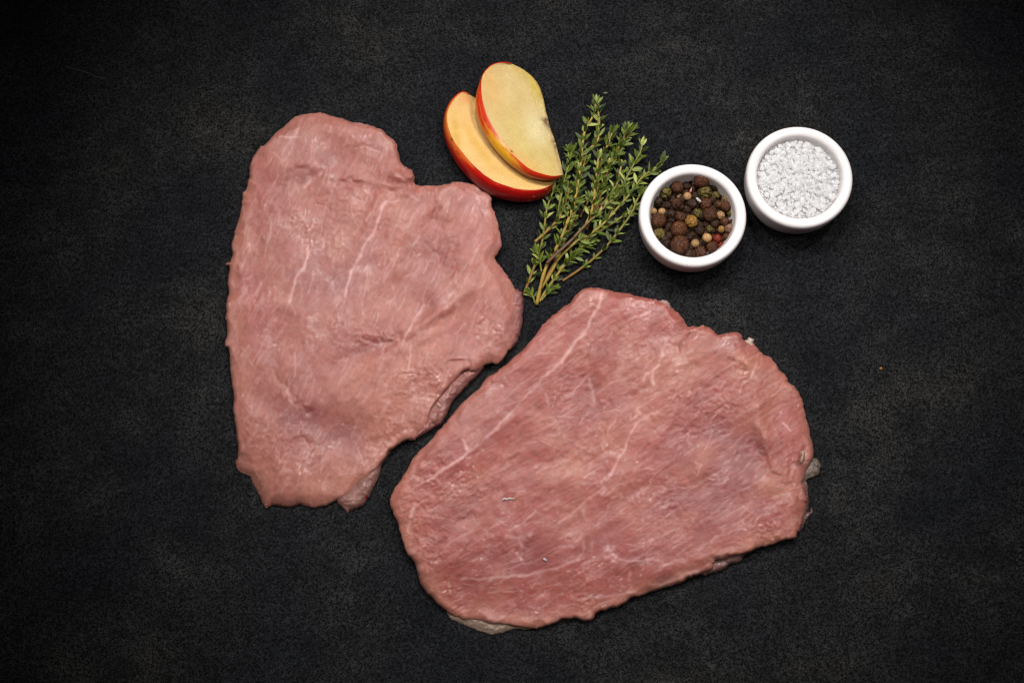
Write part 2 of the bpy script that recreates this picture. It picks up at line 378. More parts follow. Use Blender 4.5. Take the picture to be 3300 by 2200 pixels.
def fibre(x, y, dx, dy, s1, s2, seed, o=3):
    x = x + 16 * (fbm(x / 70, y / 70, seed + 77, 2) - .5); y = y + 16 * (fbm(x / 70, y / 70, seed + 78, 2) - .5)
    u = (x * dx + y * dy) / s1; v = (-x * dy + y * dx) / s2
    return (vn(u, v, seed) + .5 * vn(u * 2 + 9, v * 2 + 4, seed + 1)) / 1.5
def z1(x, y, d):
    T = 52 - 26 * smooth(1250, 1640, y) - 16 * smooth(950, 740, x)
    Rr = 14 + 48 * smooth(.35, .8, fbm(x / 70, y / 70, 411, 2)) + 40 * smooth(1500, 1600, x) + 20 * smooth(1500, 1640, y)
    ze = 30 - 24 * smooth(1300, 1550, y) - 10 * smooth(900, 760, x)
    q = np.clip(d / Rr, 0, 1)
    z = ze + (T - ze) * np.sqrt(1 - (1 - q) ** 2.2)
    f = smooth(0, 40, d)
    wx = x + 25 * (fbm(x / 90, y / 90, 40, 2) - .5); wy = y + 25 * (fbm(x / 90, y / 90, 44, 2) - .5)
    z = z + f * gauss(wx, wy, BM1)
    z = z + f * (20 * (fbm(x / 130, y / 130, 1, 3) - .5) + 4 * (fibre(x, y, .42, -.9, 150, 45, 7) - .5))
    rg = 0.35 + np.clip(gauss(x, y, RG1), 0, 1.3)
    z = z + smooth(0, 15, d) * rg * (1.6 * (fibre(x, y, .5, -.86, 26, 9, 17, 2) - .5) + 2.6 * (fbm(x / 11, y / 11, 23, 2) - .5))
    for P, w_, dep in CR1:
        g = lines(x, y, [(P, w_ * 1.3, 1)], 6, 31)
        g2 = lines(x + w_ * .9, y + w_ * .9, [(P, w_ * 1.2, 1)], 4, 31)
        z = z - g * dep * 0.42 + g2 * dep * 0.22
    return np.maximum(z, 3)
def meat_col(x, y, d, base, PU, OR, RE, veins, seed, edgepale):
    c = lin(base)[None] * np.ones((len(x), 1))
    n1 = fbm(x / 75, y / 75, seed, 4); n2 = fbm(x / 30, y / 30, seed + 9, 3)
    wx = x + 60 * (fbm(x / 60, y / 60, seed + 50, 3) - .5); wy = y + 60 * (fbm(x / 60, y / 60, seed + 60, 3) - .5)
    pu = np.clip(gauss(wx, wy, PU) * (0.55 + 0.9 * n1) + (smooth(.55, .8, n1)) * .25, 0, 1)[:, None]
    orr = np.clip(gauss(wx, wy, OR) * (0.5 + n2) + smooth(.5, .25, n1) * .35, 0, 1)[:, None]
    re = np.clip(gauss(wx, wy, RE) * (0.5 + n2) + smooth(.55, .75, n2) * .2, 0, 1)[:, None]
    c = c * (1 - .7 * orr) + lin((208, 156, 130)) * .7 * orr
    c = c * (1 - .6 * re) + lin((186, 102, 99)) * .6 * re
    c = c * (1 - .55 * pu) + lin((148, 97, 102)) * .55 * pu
    e = (np.exp(-d / 26) * edgepale)[:, None]
    c = c * (1 - e) + lin((204, 160, 142)) * e
    mo = fbm(x / 11, y / 11, seed + 70, 2)[:, None]
    c = c * (0.86 + .28 * mo)
    c = c * np.array([[.60, .475, .425]])
    v = veins[:, None] * .9
    c = c * (1 - v) + lin((212, 174, 164)) * v
    return np.clip(c, 0, 1)
def c1(x, y, d, z):
    v = lines(x, y, V1, 3, 60) * .68
    fb = smooth(.62, .85, fibre(x, y, .45, -.89, 60, 8, 90, 2)) * .14
    c = meat_col(x, y, d, (184, 127, 116), PU1, OR1, RE1, np.clip(np.maximum(v, fb), 0, .9), 3, .5 + .2 * smooth(1300, 1600, y)) * np.array([[1.08, 1.03, 1.13]])
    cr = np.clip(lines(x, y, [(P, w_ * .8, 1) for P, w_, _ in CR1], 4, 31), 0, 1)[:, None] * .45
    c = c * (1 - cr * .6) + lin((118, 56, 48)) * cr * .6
    blood = np.exp(-(((x - 1219) / 2.5) ** 2 + ((y - 737) / 9) ** 2))[:, None]
    c = c * (1 - blood * .8) + lin((150, 20, 45)) * blood * .8
    return c
def thin1(x, y, d):
    low = smooth(1400, 1560, y) * smooth(1180, 1000, x); lf = smooth(860, 760, x) * .6
    g = vn(x / 60, y * 0 + 2, 5) * .5 + vn(y / 45, x * 0, 8) * .7
    return np.clip(np.exp(-d / (7 + 16 * low)) * (low * .75 + lf * g), 0, .6)
M_MEAT = mat_meat(R(28)); M_MEAT2 = mat_meat(R(58))
M_MEAT2.name = 'raw_meat_slanting_grain'
st1 = empty('meat_steak', atv(1150, 1000))
tag(st1, 'raw pale pink meat steak with a notched upper edge, lying below the apple slices', 'meat')
ms = sheet('muscle', OUT1, M_MEAT, 3.0, z1, c1, thin=thin1, parent=st1, under=16, jag=2.5, seed=3)
# folds of the first steak that lie underneath and stick out
def simple_sheet(name, outline, mat, T, Rr, ze, base, parent, thinv, seed, red=None, glint=1.0, zb=0, step=2.6):
    def zf(x, y, d):
        q = np.clip(d / Rr, 0, 1)
        return np.maximum(ze + (T - ze) * np.sqrt(1 - (1 - q) ** 2) + smooth(0, 12, d) * (7 * (fbm(x / 28, y / 28, seed, 3) - .5) + glint * 3 * (vn(x / 7, y / 7, seed + 5) - .5)), 1.5)
    def cf(x, y, d, z):
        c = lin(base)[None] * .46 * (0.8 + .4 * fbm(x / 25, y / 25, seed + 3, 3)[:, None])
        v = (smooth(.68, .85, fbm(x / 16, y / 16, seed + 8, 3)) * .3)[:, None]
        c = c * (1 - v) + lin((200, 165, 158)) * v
        if red:
            b_ = (smooth(1.15, .75, np.hypot((x - red[0]) / red[2], (y - red[1]) / red[3])))[:, None]
            c = c * (1 - b_) + np.array([.42, .006, .01]) * b_
        return c
    def tf(x, y, d): return np.clip(thinv[0] + thinv[1] * np.exp(-d / thinv[2]), 0, .92)
    return sheet(name, outline, mat, step, zf, cf, thin=tf, parent=parent, under=6, jag=1.8, seed=seed, sub=4)
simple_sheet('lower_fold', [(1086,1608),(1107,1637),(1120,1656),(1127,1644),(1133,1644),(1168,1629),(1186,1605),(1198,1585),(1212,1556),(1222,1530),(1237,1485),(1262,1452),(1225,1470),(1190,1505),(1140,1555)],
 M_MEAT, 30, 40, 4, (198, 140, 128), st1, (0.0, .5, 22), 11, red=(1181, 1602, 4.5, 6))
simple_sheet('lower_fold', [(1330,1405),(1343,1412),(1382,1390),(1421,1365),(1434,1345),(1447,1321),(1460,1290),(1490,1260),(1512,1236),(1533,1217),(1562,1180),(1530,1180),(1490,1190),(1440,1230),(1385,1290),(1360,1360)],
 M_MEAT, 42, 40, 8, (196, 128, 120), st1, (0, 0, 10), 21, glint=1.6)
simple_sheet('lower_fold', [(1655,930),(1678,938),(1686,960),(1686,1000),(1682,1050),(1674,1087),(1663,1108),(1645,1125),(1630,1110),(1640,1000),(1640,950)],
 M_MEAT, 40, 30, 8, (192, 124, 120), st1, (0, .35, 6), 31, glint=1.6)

# --- second steak
def dir2(x, y): return R(-32 - 16 * (1 - min(1, max(0, (y - 950) / 900))) + 12 * min(1, max(0, (y - 1700) / 300)))
V2 = [([(1941,942),(1932,970),(1926,992),(1905,1025),(1895,1049)],5,.8),([(1895,1049),(1880,1070),(1865,1088),(1838,1126),(1811,1168),(1765,1202),(1750,1221)],6,.95),
 ([(1750,1221),(1698,1277),(1642,1335)],4,.55),([(1642,1335),(1590,1390),(1533,1442)],4,.6),([(1533,1442),(1503,1459),(1421,1516),(1380,1550)],4.5,.9),
 ([(1490,1412),(1507,1455)],4,.6),([(2148,1091),(2144,1122),(2125,1164),(2106,1195),(2090,1200)],5,.75),([(2106,1195),(2100,1220),(2106,1244)],6,.8),([(2106,1195),(2083,1198),(2075,1225)],3.5,.6),
 ([(2056,1317),(2068,1340),(2087,1344),(2117,1325)],4,.65),([(2087,1344),(2049,1367),(2029,1398),(2014,1443),(1987,1497)],4,.65),
 ([(1995,1473),(1978,1510),(1961,1538)],5,.8),([(1945,1572),(1896,1603),(1834,1664),(1800,1685)],3.6,.6),([(1950,1575),(1938,1590)],5,.5),
 ([(1800,1821),(1834,1810),(1880,1798)],3.6,.6),([(1489,1867),(1560,1862),(1600,1857),(1689,1853),(1759,1839),(1819,1820),(1866,1797)],5,.75),([(1866,1797),(1880,1770),(1884,1746)],5,.55),
 ([(1633,1722),(1665,1732),(1703,1722),(1712,1716)],7,.65),([(1665,1732),(1680,1760)],5,.5),([(1642,1713),(1690,1680),(1726,1648)],3.6,.6),([(1731,1522),(1762,1508),(1796,1499)],3,.55),
 ([(1316,1713),(1321,1666),(1335,1629)],5,.6),([(1957,1791),(1972,1788),(1985,1797)],8,1.0),([(1985,1797),(2003,1802),(2050,1804),(2099,1802)],3.5,.7),
 ([(2125,1825),(2145,1820),(2167,1815)],4,.6),([(2244,1768),(2286,1745),(2320,1722)],4,.55),([(1877,1928),(1920,1922),(1972,1917),(2045,1905)],5,.7),([(2129,1882),(2206,1852),(2248,1837)],6,.6),
 ([(2206,1852),(2235,1840),(2250,1838)],6,.7),([(1800,1951),(1860,1945)],3,.5),([(2030,1775),(2106,1733),(2190,1700)],3,.5),([(2141,1576),(2182,1570),(2248,1565)],3,.5),
 ([(2235,1770),(2283,1748),(2318,1722)],3,.45),([(2525,1365),(2540,1376),(2550,1386)],5,.8),([(2438,1168),(2430,1195),(2420,1217)],3,.6),([(1807,1279),(1830,1270),(1853,1256)],4,.6),
 ([(1857,1374),(1880,1345),(1895,1329)],3,.6),([(1957,1394),(1970,1370),(1983,1352)],3,.6),([(2040,1520),(2085,1505),(2110,1510)],3,.5),([(1930,1480),(1960,1470)],4,.5),
 ([(1880,1640),(1888,1675)],6,.4),([(1800,1740),(1850,1710)],3,.5),([(2240,1493),(2262,1500),(2248,1530)],4,.5),([(2028,1840),(2030,1870)],5,.4),([(1500,1600),(1560,1560)],3,.35),
 ([(1900,1225),(1908,1260),(1912,1300)],5,.5),([(1760,1270),(1765,1310)],4,.4),([(1600,1670),(1632,1690)],4,.4)]
rn = random.Random(9)
V2 += random_veins(rn, OUT2, dir2, 330, 25, 110)
CR2 = [([(1432,1732),(1416,1750),(1409,1764),(1407,1797)],7,12),([(1437,1857),(1446,1875),(1454,1894)],6,7),([(1475,1685),(1500,1668),(1526,1662)],7,7),
 ([(2358,1156),(2378,1167),(2395,1190)],7,12),([(2423,1432),(2440,1455),(2458,1477),(2474,1512),(2506,1531),(2548,1559)],9,14),([(2548,1490),(2542,1520),(2536,1534)],6,9),
 ([(2590,1450),(2576,1486),(2560,1500)],6,9),([(1912,1215),(1916,1250),(1920,1290),(1930,1345)],20,8),([(2230,1075),(2205,1100),(2194,1120)],11,12),([(1888,1153),(1905,1120),(1920,1090)],6,5),
 ([(1630,1555),(1615,1580)],5,5),([(1665,1460),(1640,1490),(1610,1530)],6,5),([(1450,1535),(1475,1520)],6,4),([(1855,1240),(1900,1200)],7,4),([(1330,1560),(1350,1520),(1340,1500)],6,4),
 ([(1295,1640),(1300,1600)],5,4),([(1400,1640),(1404,1680)],5,4),([(2280,1240),(2330,1200)],9,4)]
BM2 = [(2330,1420,130,90,30,-14),(2430,1490,60,90,10,-14),(2250,1600,150,60,-20,-8),(2460,1370,26,110,-14,11),(2500,1600,90,70,30,9),(1900,1290,40,110,0,-9),(2410,1165,60,25,30,8),
 (2190,1010,60,50,0,6),(1500,1650,110,60,-30,-7),(1700,1790,140,50,-10,-8),(1880,1740,30,60,15,7),(1905,1730,20,60,0,-6),(1600,1300,110,30,-40,6),(1840,1130,110,10,-58,4),(1560,1420,190,12,-38,4),
 (2100,1500,200,120,-30,4),(2380,1630,90,50,-10,-6),(2540,1420,50,60,0,8),(2200,1820,180,20,-18,5),(1400,1850,60,90,0,5),(2060,1280,160,22,-30,-4),(1990,1620,200,24,-30,-4)]
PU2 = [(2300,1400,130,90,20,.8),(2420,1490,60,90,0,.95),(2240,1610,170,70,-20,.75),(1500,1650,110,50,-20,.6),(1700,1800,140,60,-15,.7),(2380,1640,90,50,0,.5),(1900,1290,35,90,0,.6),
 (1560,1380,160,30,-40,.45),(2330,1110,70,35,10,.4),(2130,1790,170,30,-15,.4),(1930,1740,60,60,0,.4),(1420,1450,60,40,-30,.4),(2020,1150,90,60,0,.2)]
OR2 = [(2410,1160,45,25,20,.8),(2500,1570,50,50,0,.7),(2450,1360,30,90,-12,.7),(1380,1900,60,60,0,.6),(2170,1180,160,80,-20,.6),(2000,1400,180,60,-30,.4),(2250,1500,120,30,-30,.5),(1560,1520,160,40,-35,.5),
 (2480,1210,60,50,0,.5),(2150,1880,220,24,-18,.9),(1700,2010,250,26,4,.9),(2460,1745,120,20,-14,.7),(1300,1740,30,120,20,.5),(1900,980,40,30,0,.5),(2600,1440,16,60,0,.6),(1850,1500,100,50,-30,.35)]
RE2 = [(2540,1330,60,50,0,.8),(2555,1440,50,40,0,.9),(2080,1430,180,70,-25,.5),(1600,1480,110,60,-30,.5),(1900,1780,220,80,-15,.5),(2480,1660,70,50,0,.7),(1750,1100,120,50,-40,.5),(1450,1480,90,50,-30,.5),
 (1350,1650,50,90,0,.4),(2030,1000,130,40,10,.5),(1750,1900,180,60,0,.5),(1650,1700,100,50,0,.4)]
RG2 = [(2230,1340,130,110,0,1.0),(2350,1300,90,60,0,.9),(1830,1240,40,90,20,1.0),(2490,1700,80,50,-20,1.2),(1600,1750,90,40,0,.8),(1500,1560,60,90,0,.7),(2000,1080,120,80,0,.6),
 (1380,1780,50,100,0,.6),(1400,1560,70,80,0,.6),(1900,1420,90,90,0,.6),(2480,1400,50,120,0,.8),(2150,1080,60,60,0,.7),(2150,1620,110,80,0,.6),(1870,1920,50,40,0,.9),(2590,1500,20,60,0,1.3),(2550,1280,40,40,0,.9),(2420,1240,60,60,0,.6)]
def z2(x, y, d):
    T = 56 - 26 * smooth(1750, 1980, y) - 18 * smooth(2300, 2600, x)
    Rr = 14 + 48 * smooth(.35, .8, fbm(x / 70, y / 70, 421, 2)) + 22 * smooth(1500, 1300, x)
    ze = 30 - 18 * smooth(1750, 1900, y) - 14 * smooth(2350, 2600, x)
    q = np.clip(d / Rr, 0, 1)
    z = ze + (T - ze) * np.sqrt(1 - (1 - q) ** 2.2)
    f = smooth(0, 40, d)
    wx = x + 25 * (fbm(x / 90, y / 90, 140, 2) - .5); wy = y + 25 * (fbm(x / 90, y / 90, 144, 2) - .5)
    z = z + f * gauss(wx, wy, BM2)
    z = z + f * (18 * (fbm(x / 120, y / 120, 101, 3) - .5) + 4 * (fibre(x, y, .84, -.54, 150, 45, 107) - .5))
    rg = 0.45 + np.clip(gauss(x, y, RG2), 0, 1.3)
    z = z + smooth(0, 15, d) * rg * (1.5 * (fibre(x, y, .8, -.6, 26, 9, 117, 2) - .5) + 2.6 * (fbm(x / 11, y / 11, 123, 2) - .5))
    wr = np.exp(-(((x - 1350) / 90) ** 2 + ((y - 1640) / 230) ** 2)) * smooth(10, 40, d)
    z = z + wr * 9 * np.abs(fbm(x / 30, y / 22, 131, 3) - .5)
    for P, w_, dep in CR2:
        g = lines(x, y, [(P, w_ * 1.3, 1)], 6, 131)
        g2 = lines(x + w_ * .9, y + w_ * .9, [(P, w_ * 1.2, 1)], 4, 131)
        z = z - g * dep * 0.42 + g2 * dep * 0.22
    return np.maximum(z, 3)
def c2(x, y, d, z):
    v = lines(x, y, V2, 3.5, 160) * .68
    fb = smooth(.63, .86, fibre(x, y, .84, -.54, 70, 8, 190, 2)) * .16
    c = meat_col(x, y, d, (177, 108, 101), PU2, OR2, RE2, np.clip(np.maximum(v, fb), 0, .92), 103, .25 + .3 * smooth(1100, 1400, y)) * np.array([[1.05, 1.01, 1.08]])
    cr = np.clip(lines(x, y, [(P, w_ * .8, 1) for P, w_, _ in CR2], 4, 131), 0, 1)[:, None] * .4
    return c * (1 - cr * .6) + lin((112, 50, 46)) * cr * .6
def thin2(x, y, d):
    low = smooth(1800, 1950, y); rt = smooth(2540, 2600, x) * smooth(1300, 1450, y)
    return np.clip(np.exp(-d / 9) * (low * .45 + rt * .5) * (.4 + vn(x / 50, y / 50, 4)), 0, .55)
st2 = empty('meat_steak', atv(1950, 1480))
tag(st2, 'larger rosy raw meat steak with a long white vein, below the pepper bowl', 'meat')
sheet('muscle', OUT2, M_MEAT2, 3.0, z2, c2, thin=thin2, parent=st2, under=16, jag=2.5, seed=8)
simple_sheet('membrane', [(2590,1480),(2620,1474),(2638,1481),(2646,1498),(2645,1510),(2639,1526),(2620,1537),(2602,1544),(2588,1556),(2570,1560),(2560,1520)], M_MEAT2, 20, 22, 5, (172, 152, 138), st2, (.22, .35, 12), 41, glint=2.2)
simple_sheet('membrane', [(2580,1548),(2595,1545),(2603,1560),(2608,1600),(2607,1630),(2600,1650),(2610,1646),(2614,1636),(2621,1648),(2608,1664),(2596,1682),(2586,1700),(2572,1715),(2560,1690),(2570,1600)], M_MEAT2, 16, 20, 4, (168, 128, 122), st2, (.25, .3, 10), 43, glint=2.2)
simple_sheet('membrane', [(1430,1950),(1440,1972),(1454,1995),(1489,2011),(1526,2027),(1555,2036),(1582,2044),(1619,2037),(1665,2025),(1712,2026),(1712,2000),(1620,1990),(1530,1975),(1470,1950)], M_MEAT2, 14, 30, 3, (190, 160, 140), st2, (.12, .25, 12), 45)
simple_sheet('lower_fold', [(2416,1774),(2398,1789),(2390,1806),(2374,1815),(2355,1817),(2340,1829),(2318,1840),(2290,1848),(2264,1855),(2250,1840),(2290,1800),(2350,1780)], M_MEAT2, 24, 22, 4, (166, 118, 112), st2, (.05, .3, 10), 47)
simple_sheet('fat_tab', [(2400,1098),(2407,1096),(2412,1086),(2418,1087),(2424,1091),(2432,1093),(2429,1100),(2427,1104),(2431,1112),(2425,1122),(2408,1118)], M_MEAT2, 40, 12, 26, (232, 205, 188), st2, (0, .1, 5), 49, step=1.6)
simple_sheet('fat_tab', [(2122,970),(2136,966),(2150,969),(2158,977),(2162,990),(2155,996),(2140,990),(2126,984)], M_MEAT2, 48, 14, 30, (224, 182, 170), st2, (0, .2, 5), 51, step=1.8)
simple_sheet('fat_tab', [(2582,1452),(2590,1450),(2594,1462),(2592,1478),(2586,1492),(2577,1490),(2580,1470)], M_MEAT2, 72, 10, 60, (224, 184, 158), st2, (0, 0, 5), 53, step=1.8)

def tube(pts, rad, mat, name, parent=None, seg=8, caps=True, cols=None):
    """swept tube through world points with a radius each"""
    pts = [Vector(p) for p in pts]; n = len(pts); V = []; F = []
    up = Vector((0, 0, 1)); C = []
    for i, p in enumerate(pts):
        t = (pts[min(i + 1, n - 1)] - pts[max(i - 1, 0)]).normalized()
        s = t.cross(up)
        if s.length < 1e-6: s = Vector((1, 0, 0))
        s.normalize(); u = s.cross(t)
        r = rad[i] if hasattr(rad, '__len__') else rad
        for k in range(seg):
            a = 2 * math.pi * k / seg
            V.append(p + (s * math.cos(a) + u * math.sin(a)) * r)
            if cols is not None: C.append(cols[i])
    for i in range(n - 1):
        for k in range(seg):
            k2 = (k + 1) % seg
            F.append((i * seg + k, i * seg + k2, (i + 1) * seg + k2, (i + 1) * seg + k))
    if caps:
        F.append(tuple(range(seg))[::-1]); F.append(tuple((n - 1) * seg + k for k in range(seg)))
    return mesh_obj(name, [v[:] for v in V], F, mat, parent, np.array(C) if cols is not None else None)
def plain(name, col, rough=.5, spec=.5, **kw):
    m, nt, b, N, L = new_mat(name)
    nz = tex(nt, 'ShaderNodeTexNoise', U / 9, 3, .6, pos(nt))
    L.new(mix(nt, 1.0, (*col, 1), ramp(nt, nz.outputs[0], [(.3, (.8,) * 3), (.7, (1.15,) * 3)]), 'MULTIPLY'), b.inputs['Base Color'])
    b.inputs['Roughness'].default_value = rough; b.inputs['Specular IOR Level'].default_value = spec
    for k, v in kw.items(): b.inputs[k.replace('_', ' ')].default_value = v
    L.new(bump(nt, nz.outputs[0], .3, K * 4), b.inputs['Normal'])
    return m
M_WHITE_FIBRE = plain('white_fibre', (.55, .48, .43), .4)
def top_z(px, py, f):
    return float(f(np.array([float(px)]), np.array([float(py)]), np.array([200.0]))[0])
def scrap(name, P, r, zf, mat, label, cat):
    o = tube([atv(x, y, top_z(x, y, zf) + 2 + r) for x, y in P], [r * K * s for s in np.interp(np.linspace(0, 1, len(P)), [0, .4, 1], [.6, 1.2, .5])], mat, name, seg=7)
    return tag(o, label, cat)
scrap('fat_shred', [(1617,1617),(1620,1608),(1626,1605),(1634,1609),(1642,1604),(1652,1607),(1659,1604)], 2.6, z2, M_WHITE_FIBRE, 'tiny white curled shred of fat on the larger steak', 'fat shred')
scrap('salt_fleck', [(1751,1798),(1756,1802),(1761,1806)], 4.0, z2, plain('pale_fleck', (.42, .45, .48), .3), 'tiny pale blue white fleck stuck on the larger steak', 'fleck')
o = tube([atv(2836,1190,3), atv(2838,1187,4), atv(2841,1185,3)], K * 4, plain('amber', (.35, .14, .02), .3), 'spice_crumb', seg=8)
tag(o, 'tiny amber crumb alone on the dark slate', 'crumb')

# ---------------------------------------------------------------- apple slices
def mat_flesh():
    m, nt, b, N, L = new_mat('apple_flesh')
    a = node(nt, 'ShaderNodeAttribute'); a.attribute_name = 'Col'
    g = tex(nt, 'ShaderNodeTexNoise', U / 6, 3, .7, pos(nt)); g2 = tex(nt, 'ShaderNodeTexNoise', U / 45, 3, .6, pos(nt))
    c = mix(nt, 1.0, a.outputs['Color'], ramp(nt, g.outputs[0], [(.3, (.94, .94, .92)), (.7, (1.05, 1.05, 1.06))]), 'MULTIPLY')
    c = mix(nt, 1.0, c, ramp(nt, g2.outputs[0], [(.3, (.93, .90, .82)), (.7, (1.05, 1.06, 1.1))]), 'MULTIPLY')
    L.new(c, b.inputs['Base Color'])
    b.inputs['Subsurface Weight'].default_value = .3; b.inputs['Subsurface Radius'].default_value = (1, .7, .35); b.inputs['Subsurface Scale'].default_value = .003
    b.inputs['Roughness'].default_value = .5; b.inputs['Specular IOR Level'].default_value = .4
    L.new(bump(nt, g.outputs[0], .45, K * 6), b.inputs['Normal'])
    return m
def mat_skin():
    m, nt, b, N, L = new_mat('apple_skin')
    a = node(nt, 'ShaderNodeAttribute'); a.attribute_name = 'Col'
    L.new(a.outputs['Color'], b.inputs['Base Color'])
    b.inputs['Roughness'].default_value = .3; b.inputs['Coat Weight'].default_value = .4; b.inputs['Coat Roughness'].default_value = .2
    b.inputs['Subsurface Weight'].default_value = .1; b.inputs['Subsurface Radius'].default_value = (1, .3, .1); b.inputs['Subsurface Scale'].default_value = .002
    g = tex(nt, 'ShaderNodeTexNoise', U / 20, 2, .5, pos(nt)); L.new(bump(nt, g.outputs[0], .1, K * 5), b.inputs['Normal'])
    return m
M_FLESH, M_SKIN = mat_flesh(), mat_skin()
def wedge(face, skin, core, zF, zO, zB, zE, inset, label, skincol, fleshcol, loc):
    """slice of apple: face edge F, widest line of the skin O, line B where the skin turns under, core edge E"""
    n = 260
    F = resample(catmull(face, 6, False), n); O = resample(catmull(skin, 6, False), n); E = resample(catmull(core, 6, False), n)
    t = np.linspace(0, 1, n)
    arch = np.sin(np.pi * np.clip(t, 0, 1)) ** .5
    ZF = zF[0] + (zF[1] - zF[0]) * arch; ZO = zO[0] + (zO[1] - zO[0]) * arch; ZE = zE[0] + (zE[1] - zE[0]) * arch
    ZO = np.minimum(ZO, ZF - 2); ZB = np.full(n, float(zB))
    T = np.gradient(O, axis=0); T /= np.linalg.norm(T, axis=1, keepdims=True) + 1e-9
    mid = E
    inward = (mid - O); inward /= np.linalg.norm(inward, axis=1, keepdims=True) + 1e-9
    pF = at(F[:, 0], F[:, 1], ZF); pO = at(O[:, 0], O[:, 1], ZO)
    B = O + inward * (inset * arch)[:, None]; pB = at(B[:, 0], B[:, 1], ZB)
    B2 = O + (F - O) * .0
    pE = at(E[:, 0], E[:, 1], ZE); pE2 = pE.copy(); pE2[:, 2] = np.maximum(.5 * K, pE[:, 2] - 14 * arch * K)
    root = empty('apple_slice', loc); tag(root, label, 'apple slice')
    # skin: quadratic through F, O, B
    m = 30; V = []; C = []
    for j in range(m):
        s = j / (m - 1)
        if s < .6:
            q = s / .6; a_ = math.sin(q * math.pi / 2); c_ = 1 - math.cos(q * math.pi / 2)
            P = pF.copy(); P[:, :2] = pF[:, :2] + (pO - pF)[:, :2] * (0.35 * q + .65 * a_); P[:, 2] = pF[:, 2] + (pO - pF)[:, 2] * (.35 * q + .65 * c_)
        else:
            q = (s - .6) / .4; c_ = 1 - math.cos(q * math.pi / 2); a_ = math.sin(q * math.pi / 2)
            P = pO.copy(); P[:, :2] = pO[:, :2] + (pB - pO)[:, :2] * c_; P[:, 2] = pO[:, 2] + (pB - pO)[:, 2] * a_
        V.append(P); C.append(skincol(t, np.full(n, min(1.3, s / .6))))
    V = np.concatenate(V); C = np.concatenate(C)
    def grid(m, n, flip=False):
        i, j = np.meshgrid(np.arange(m - 1), np.arange(n - 1), indexing='ij'); i = i.ravel(); j = j.ravel()
        q = np.stack([i * n + j, i * n + j + 1, (i + 1) * n + j + 1, (i + 1) * n + j], 1)
        return q[:, ::-1] if flip else q
    mesh_obj('skin', V, grid(m, n), M_SKIN, root, C)
    # flesh: upper face, core edge, lower face
    V = []; C = []; rows = 40
    for j in range(rows):
        s = j / (rows - 1)
        P = pF * (1 - s) + pE * s
        x = F[:, 0] * (1 - s) + E[:, 0] * s; y = F[:, 1] * (1 - s) + E[:, 1] * s
        dz = 5 * math.sin(math.pi * s) * arch + 3.0 * (fbm(x / 40, y / 40, 71, 3) - .5) * math.sin(math.pi * s) - 6 * smooth(.75, 1, np.full(n, s)) * fbm(x / 18, y / 18, 5, 2) * arch
        P[:, 2] += dz * K
        V.append(P); C.append(fleshcol(x, y, s, t))
    V.append(pE2); C.append(C[-1] * .8)
    V.append(pB); C.append(C[2])
    V = np.concatenate(V); C = np.concatenate(C)
    mesh_obj('flesh', V, grid(rows + 2, n), M_FLESH, root, np.clip(C, 0, 1))
    return root
def streak(t, v, seed):
    return fbm(t * 9, v * 11 + t * 3, seed, 3) * .6 + fbm(t * 40, v * 34 + t * 8, seed + 4, 2) * .4
RED, DRED, ORG, YEL = lin((188, 26, 13)), lin((132, 6, 8)), lin((210, 98, 38)), lin((216, 156, 36))
def blend(a, b, f): return a * (1 - f[:, None]) + b * f[:, None]
def skin_low(t, v):
    s = streak(t, v, 3)
    # fraction of red: yellow near the cut edge in the upper part
    red = np.clip(smooth(.06, .5, v + (s - .5) * 1.1 - .35 * np.exp(-((t - .27) / .12) ** 2) + .5 * smooth(.42, .6, t) + .3 * smooth(.14, .03, t)), 0, 1)
    deep = np.clip(smooth(.35, .9, v * .6 + smooth(.3, .8, t) * .6 + (s - .5) * .5), 0, 1)
    base = blend(blend(ORG[None], YEL[None], smooth(.55, .75, s) * .7), blend(RED[None], DRED[None], deep), red)
    ti = vn(t * 42, v * 7, 50); sp = smooth(.93, .97, ti) * .5
    sc = np.exp(-((t - .33) / .008) ** 2 - ((v - .12) / .12) ** 2) * .9
    base = blend(base, lin((238, 180, 120))[None] * np.ones((len(t), 1)), sp)
    return blend(base, np.array([[.06, .02, .01]]) * np.ones((len(t), 1)), sc)
def skin_up(t, v):
    s = streak(t, v, 23)
    yl = np.exp(-((t - .62) / .11) ** 2)
    red = np.clip(smooth(.33, .60, s + .25 * smooth(.35, .0, v) - .42 * yl + .12 * smooth(.75, .9, t) + .25 * smooth(.2, .05, t)), 0, 1)
    base = blend(blend(ORG[None], YEL[None], np.clip(smooth(.35, .7, s) * .5 + yl, 0, 1)), RED[None] * np.ones((len(t), 1)), red * .92)
    return base
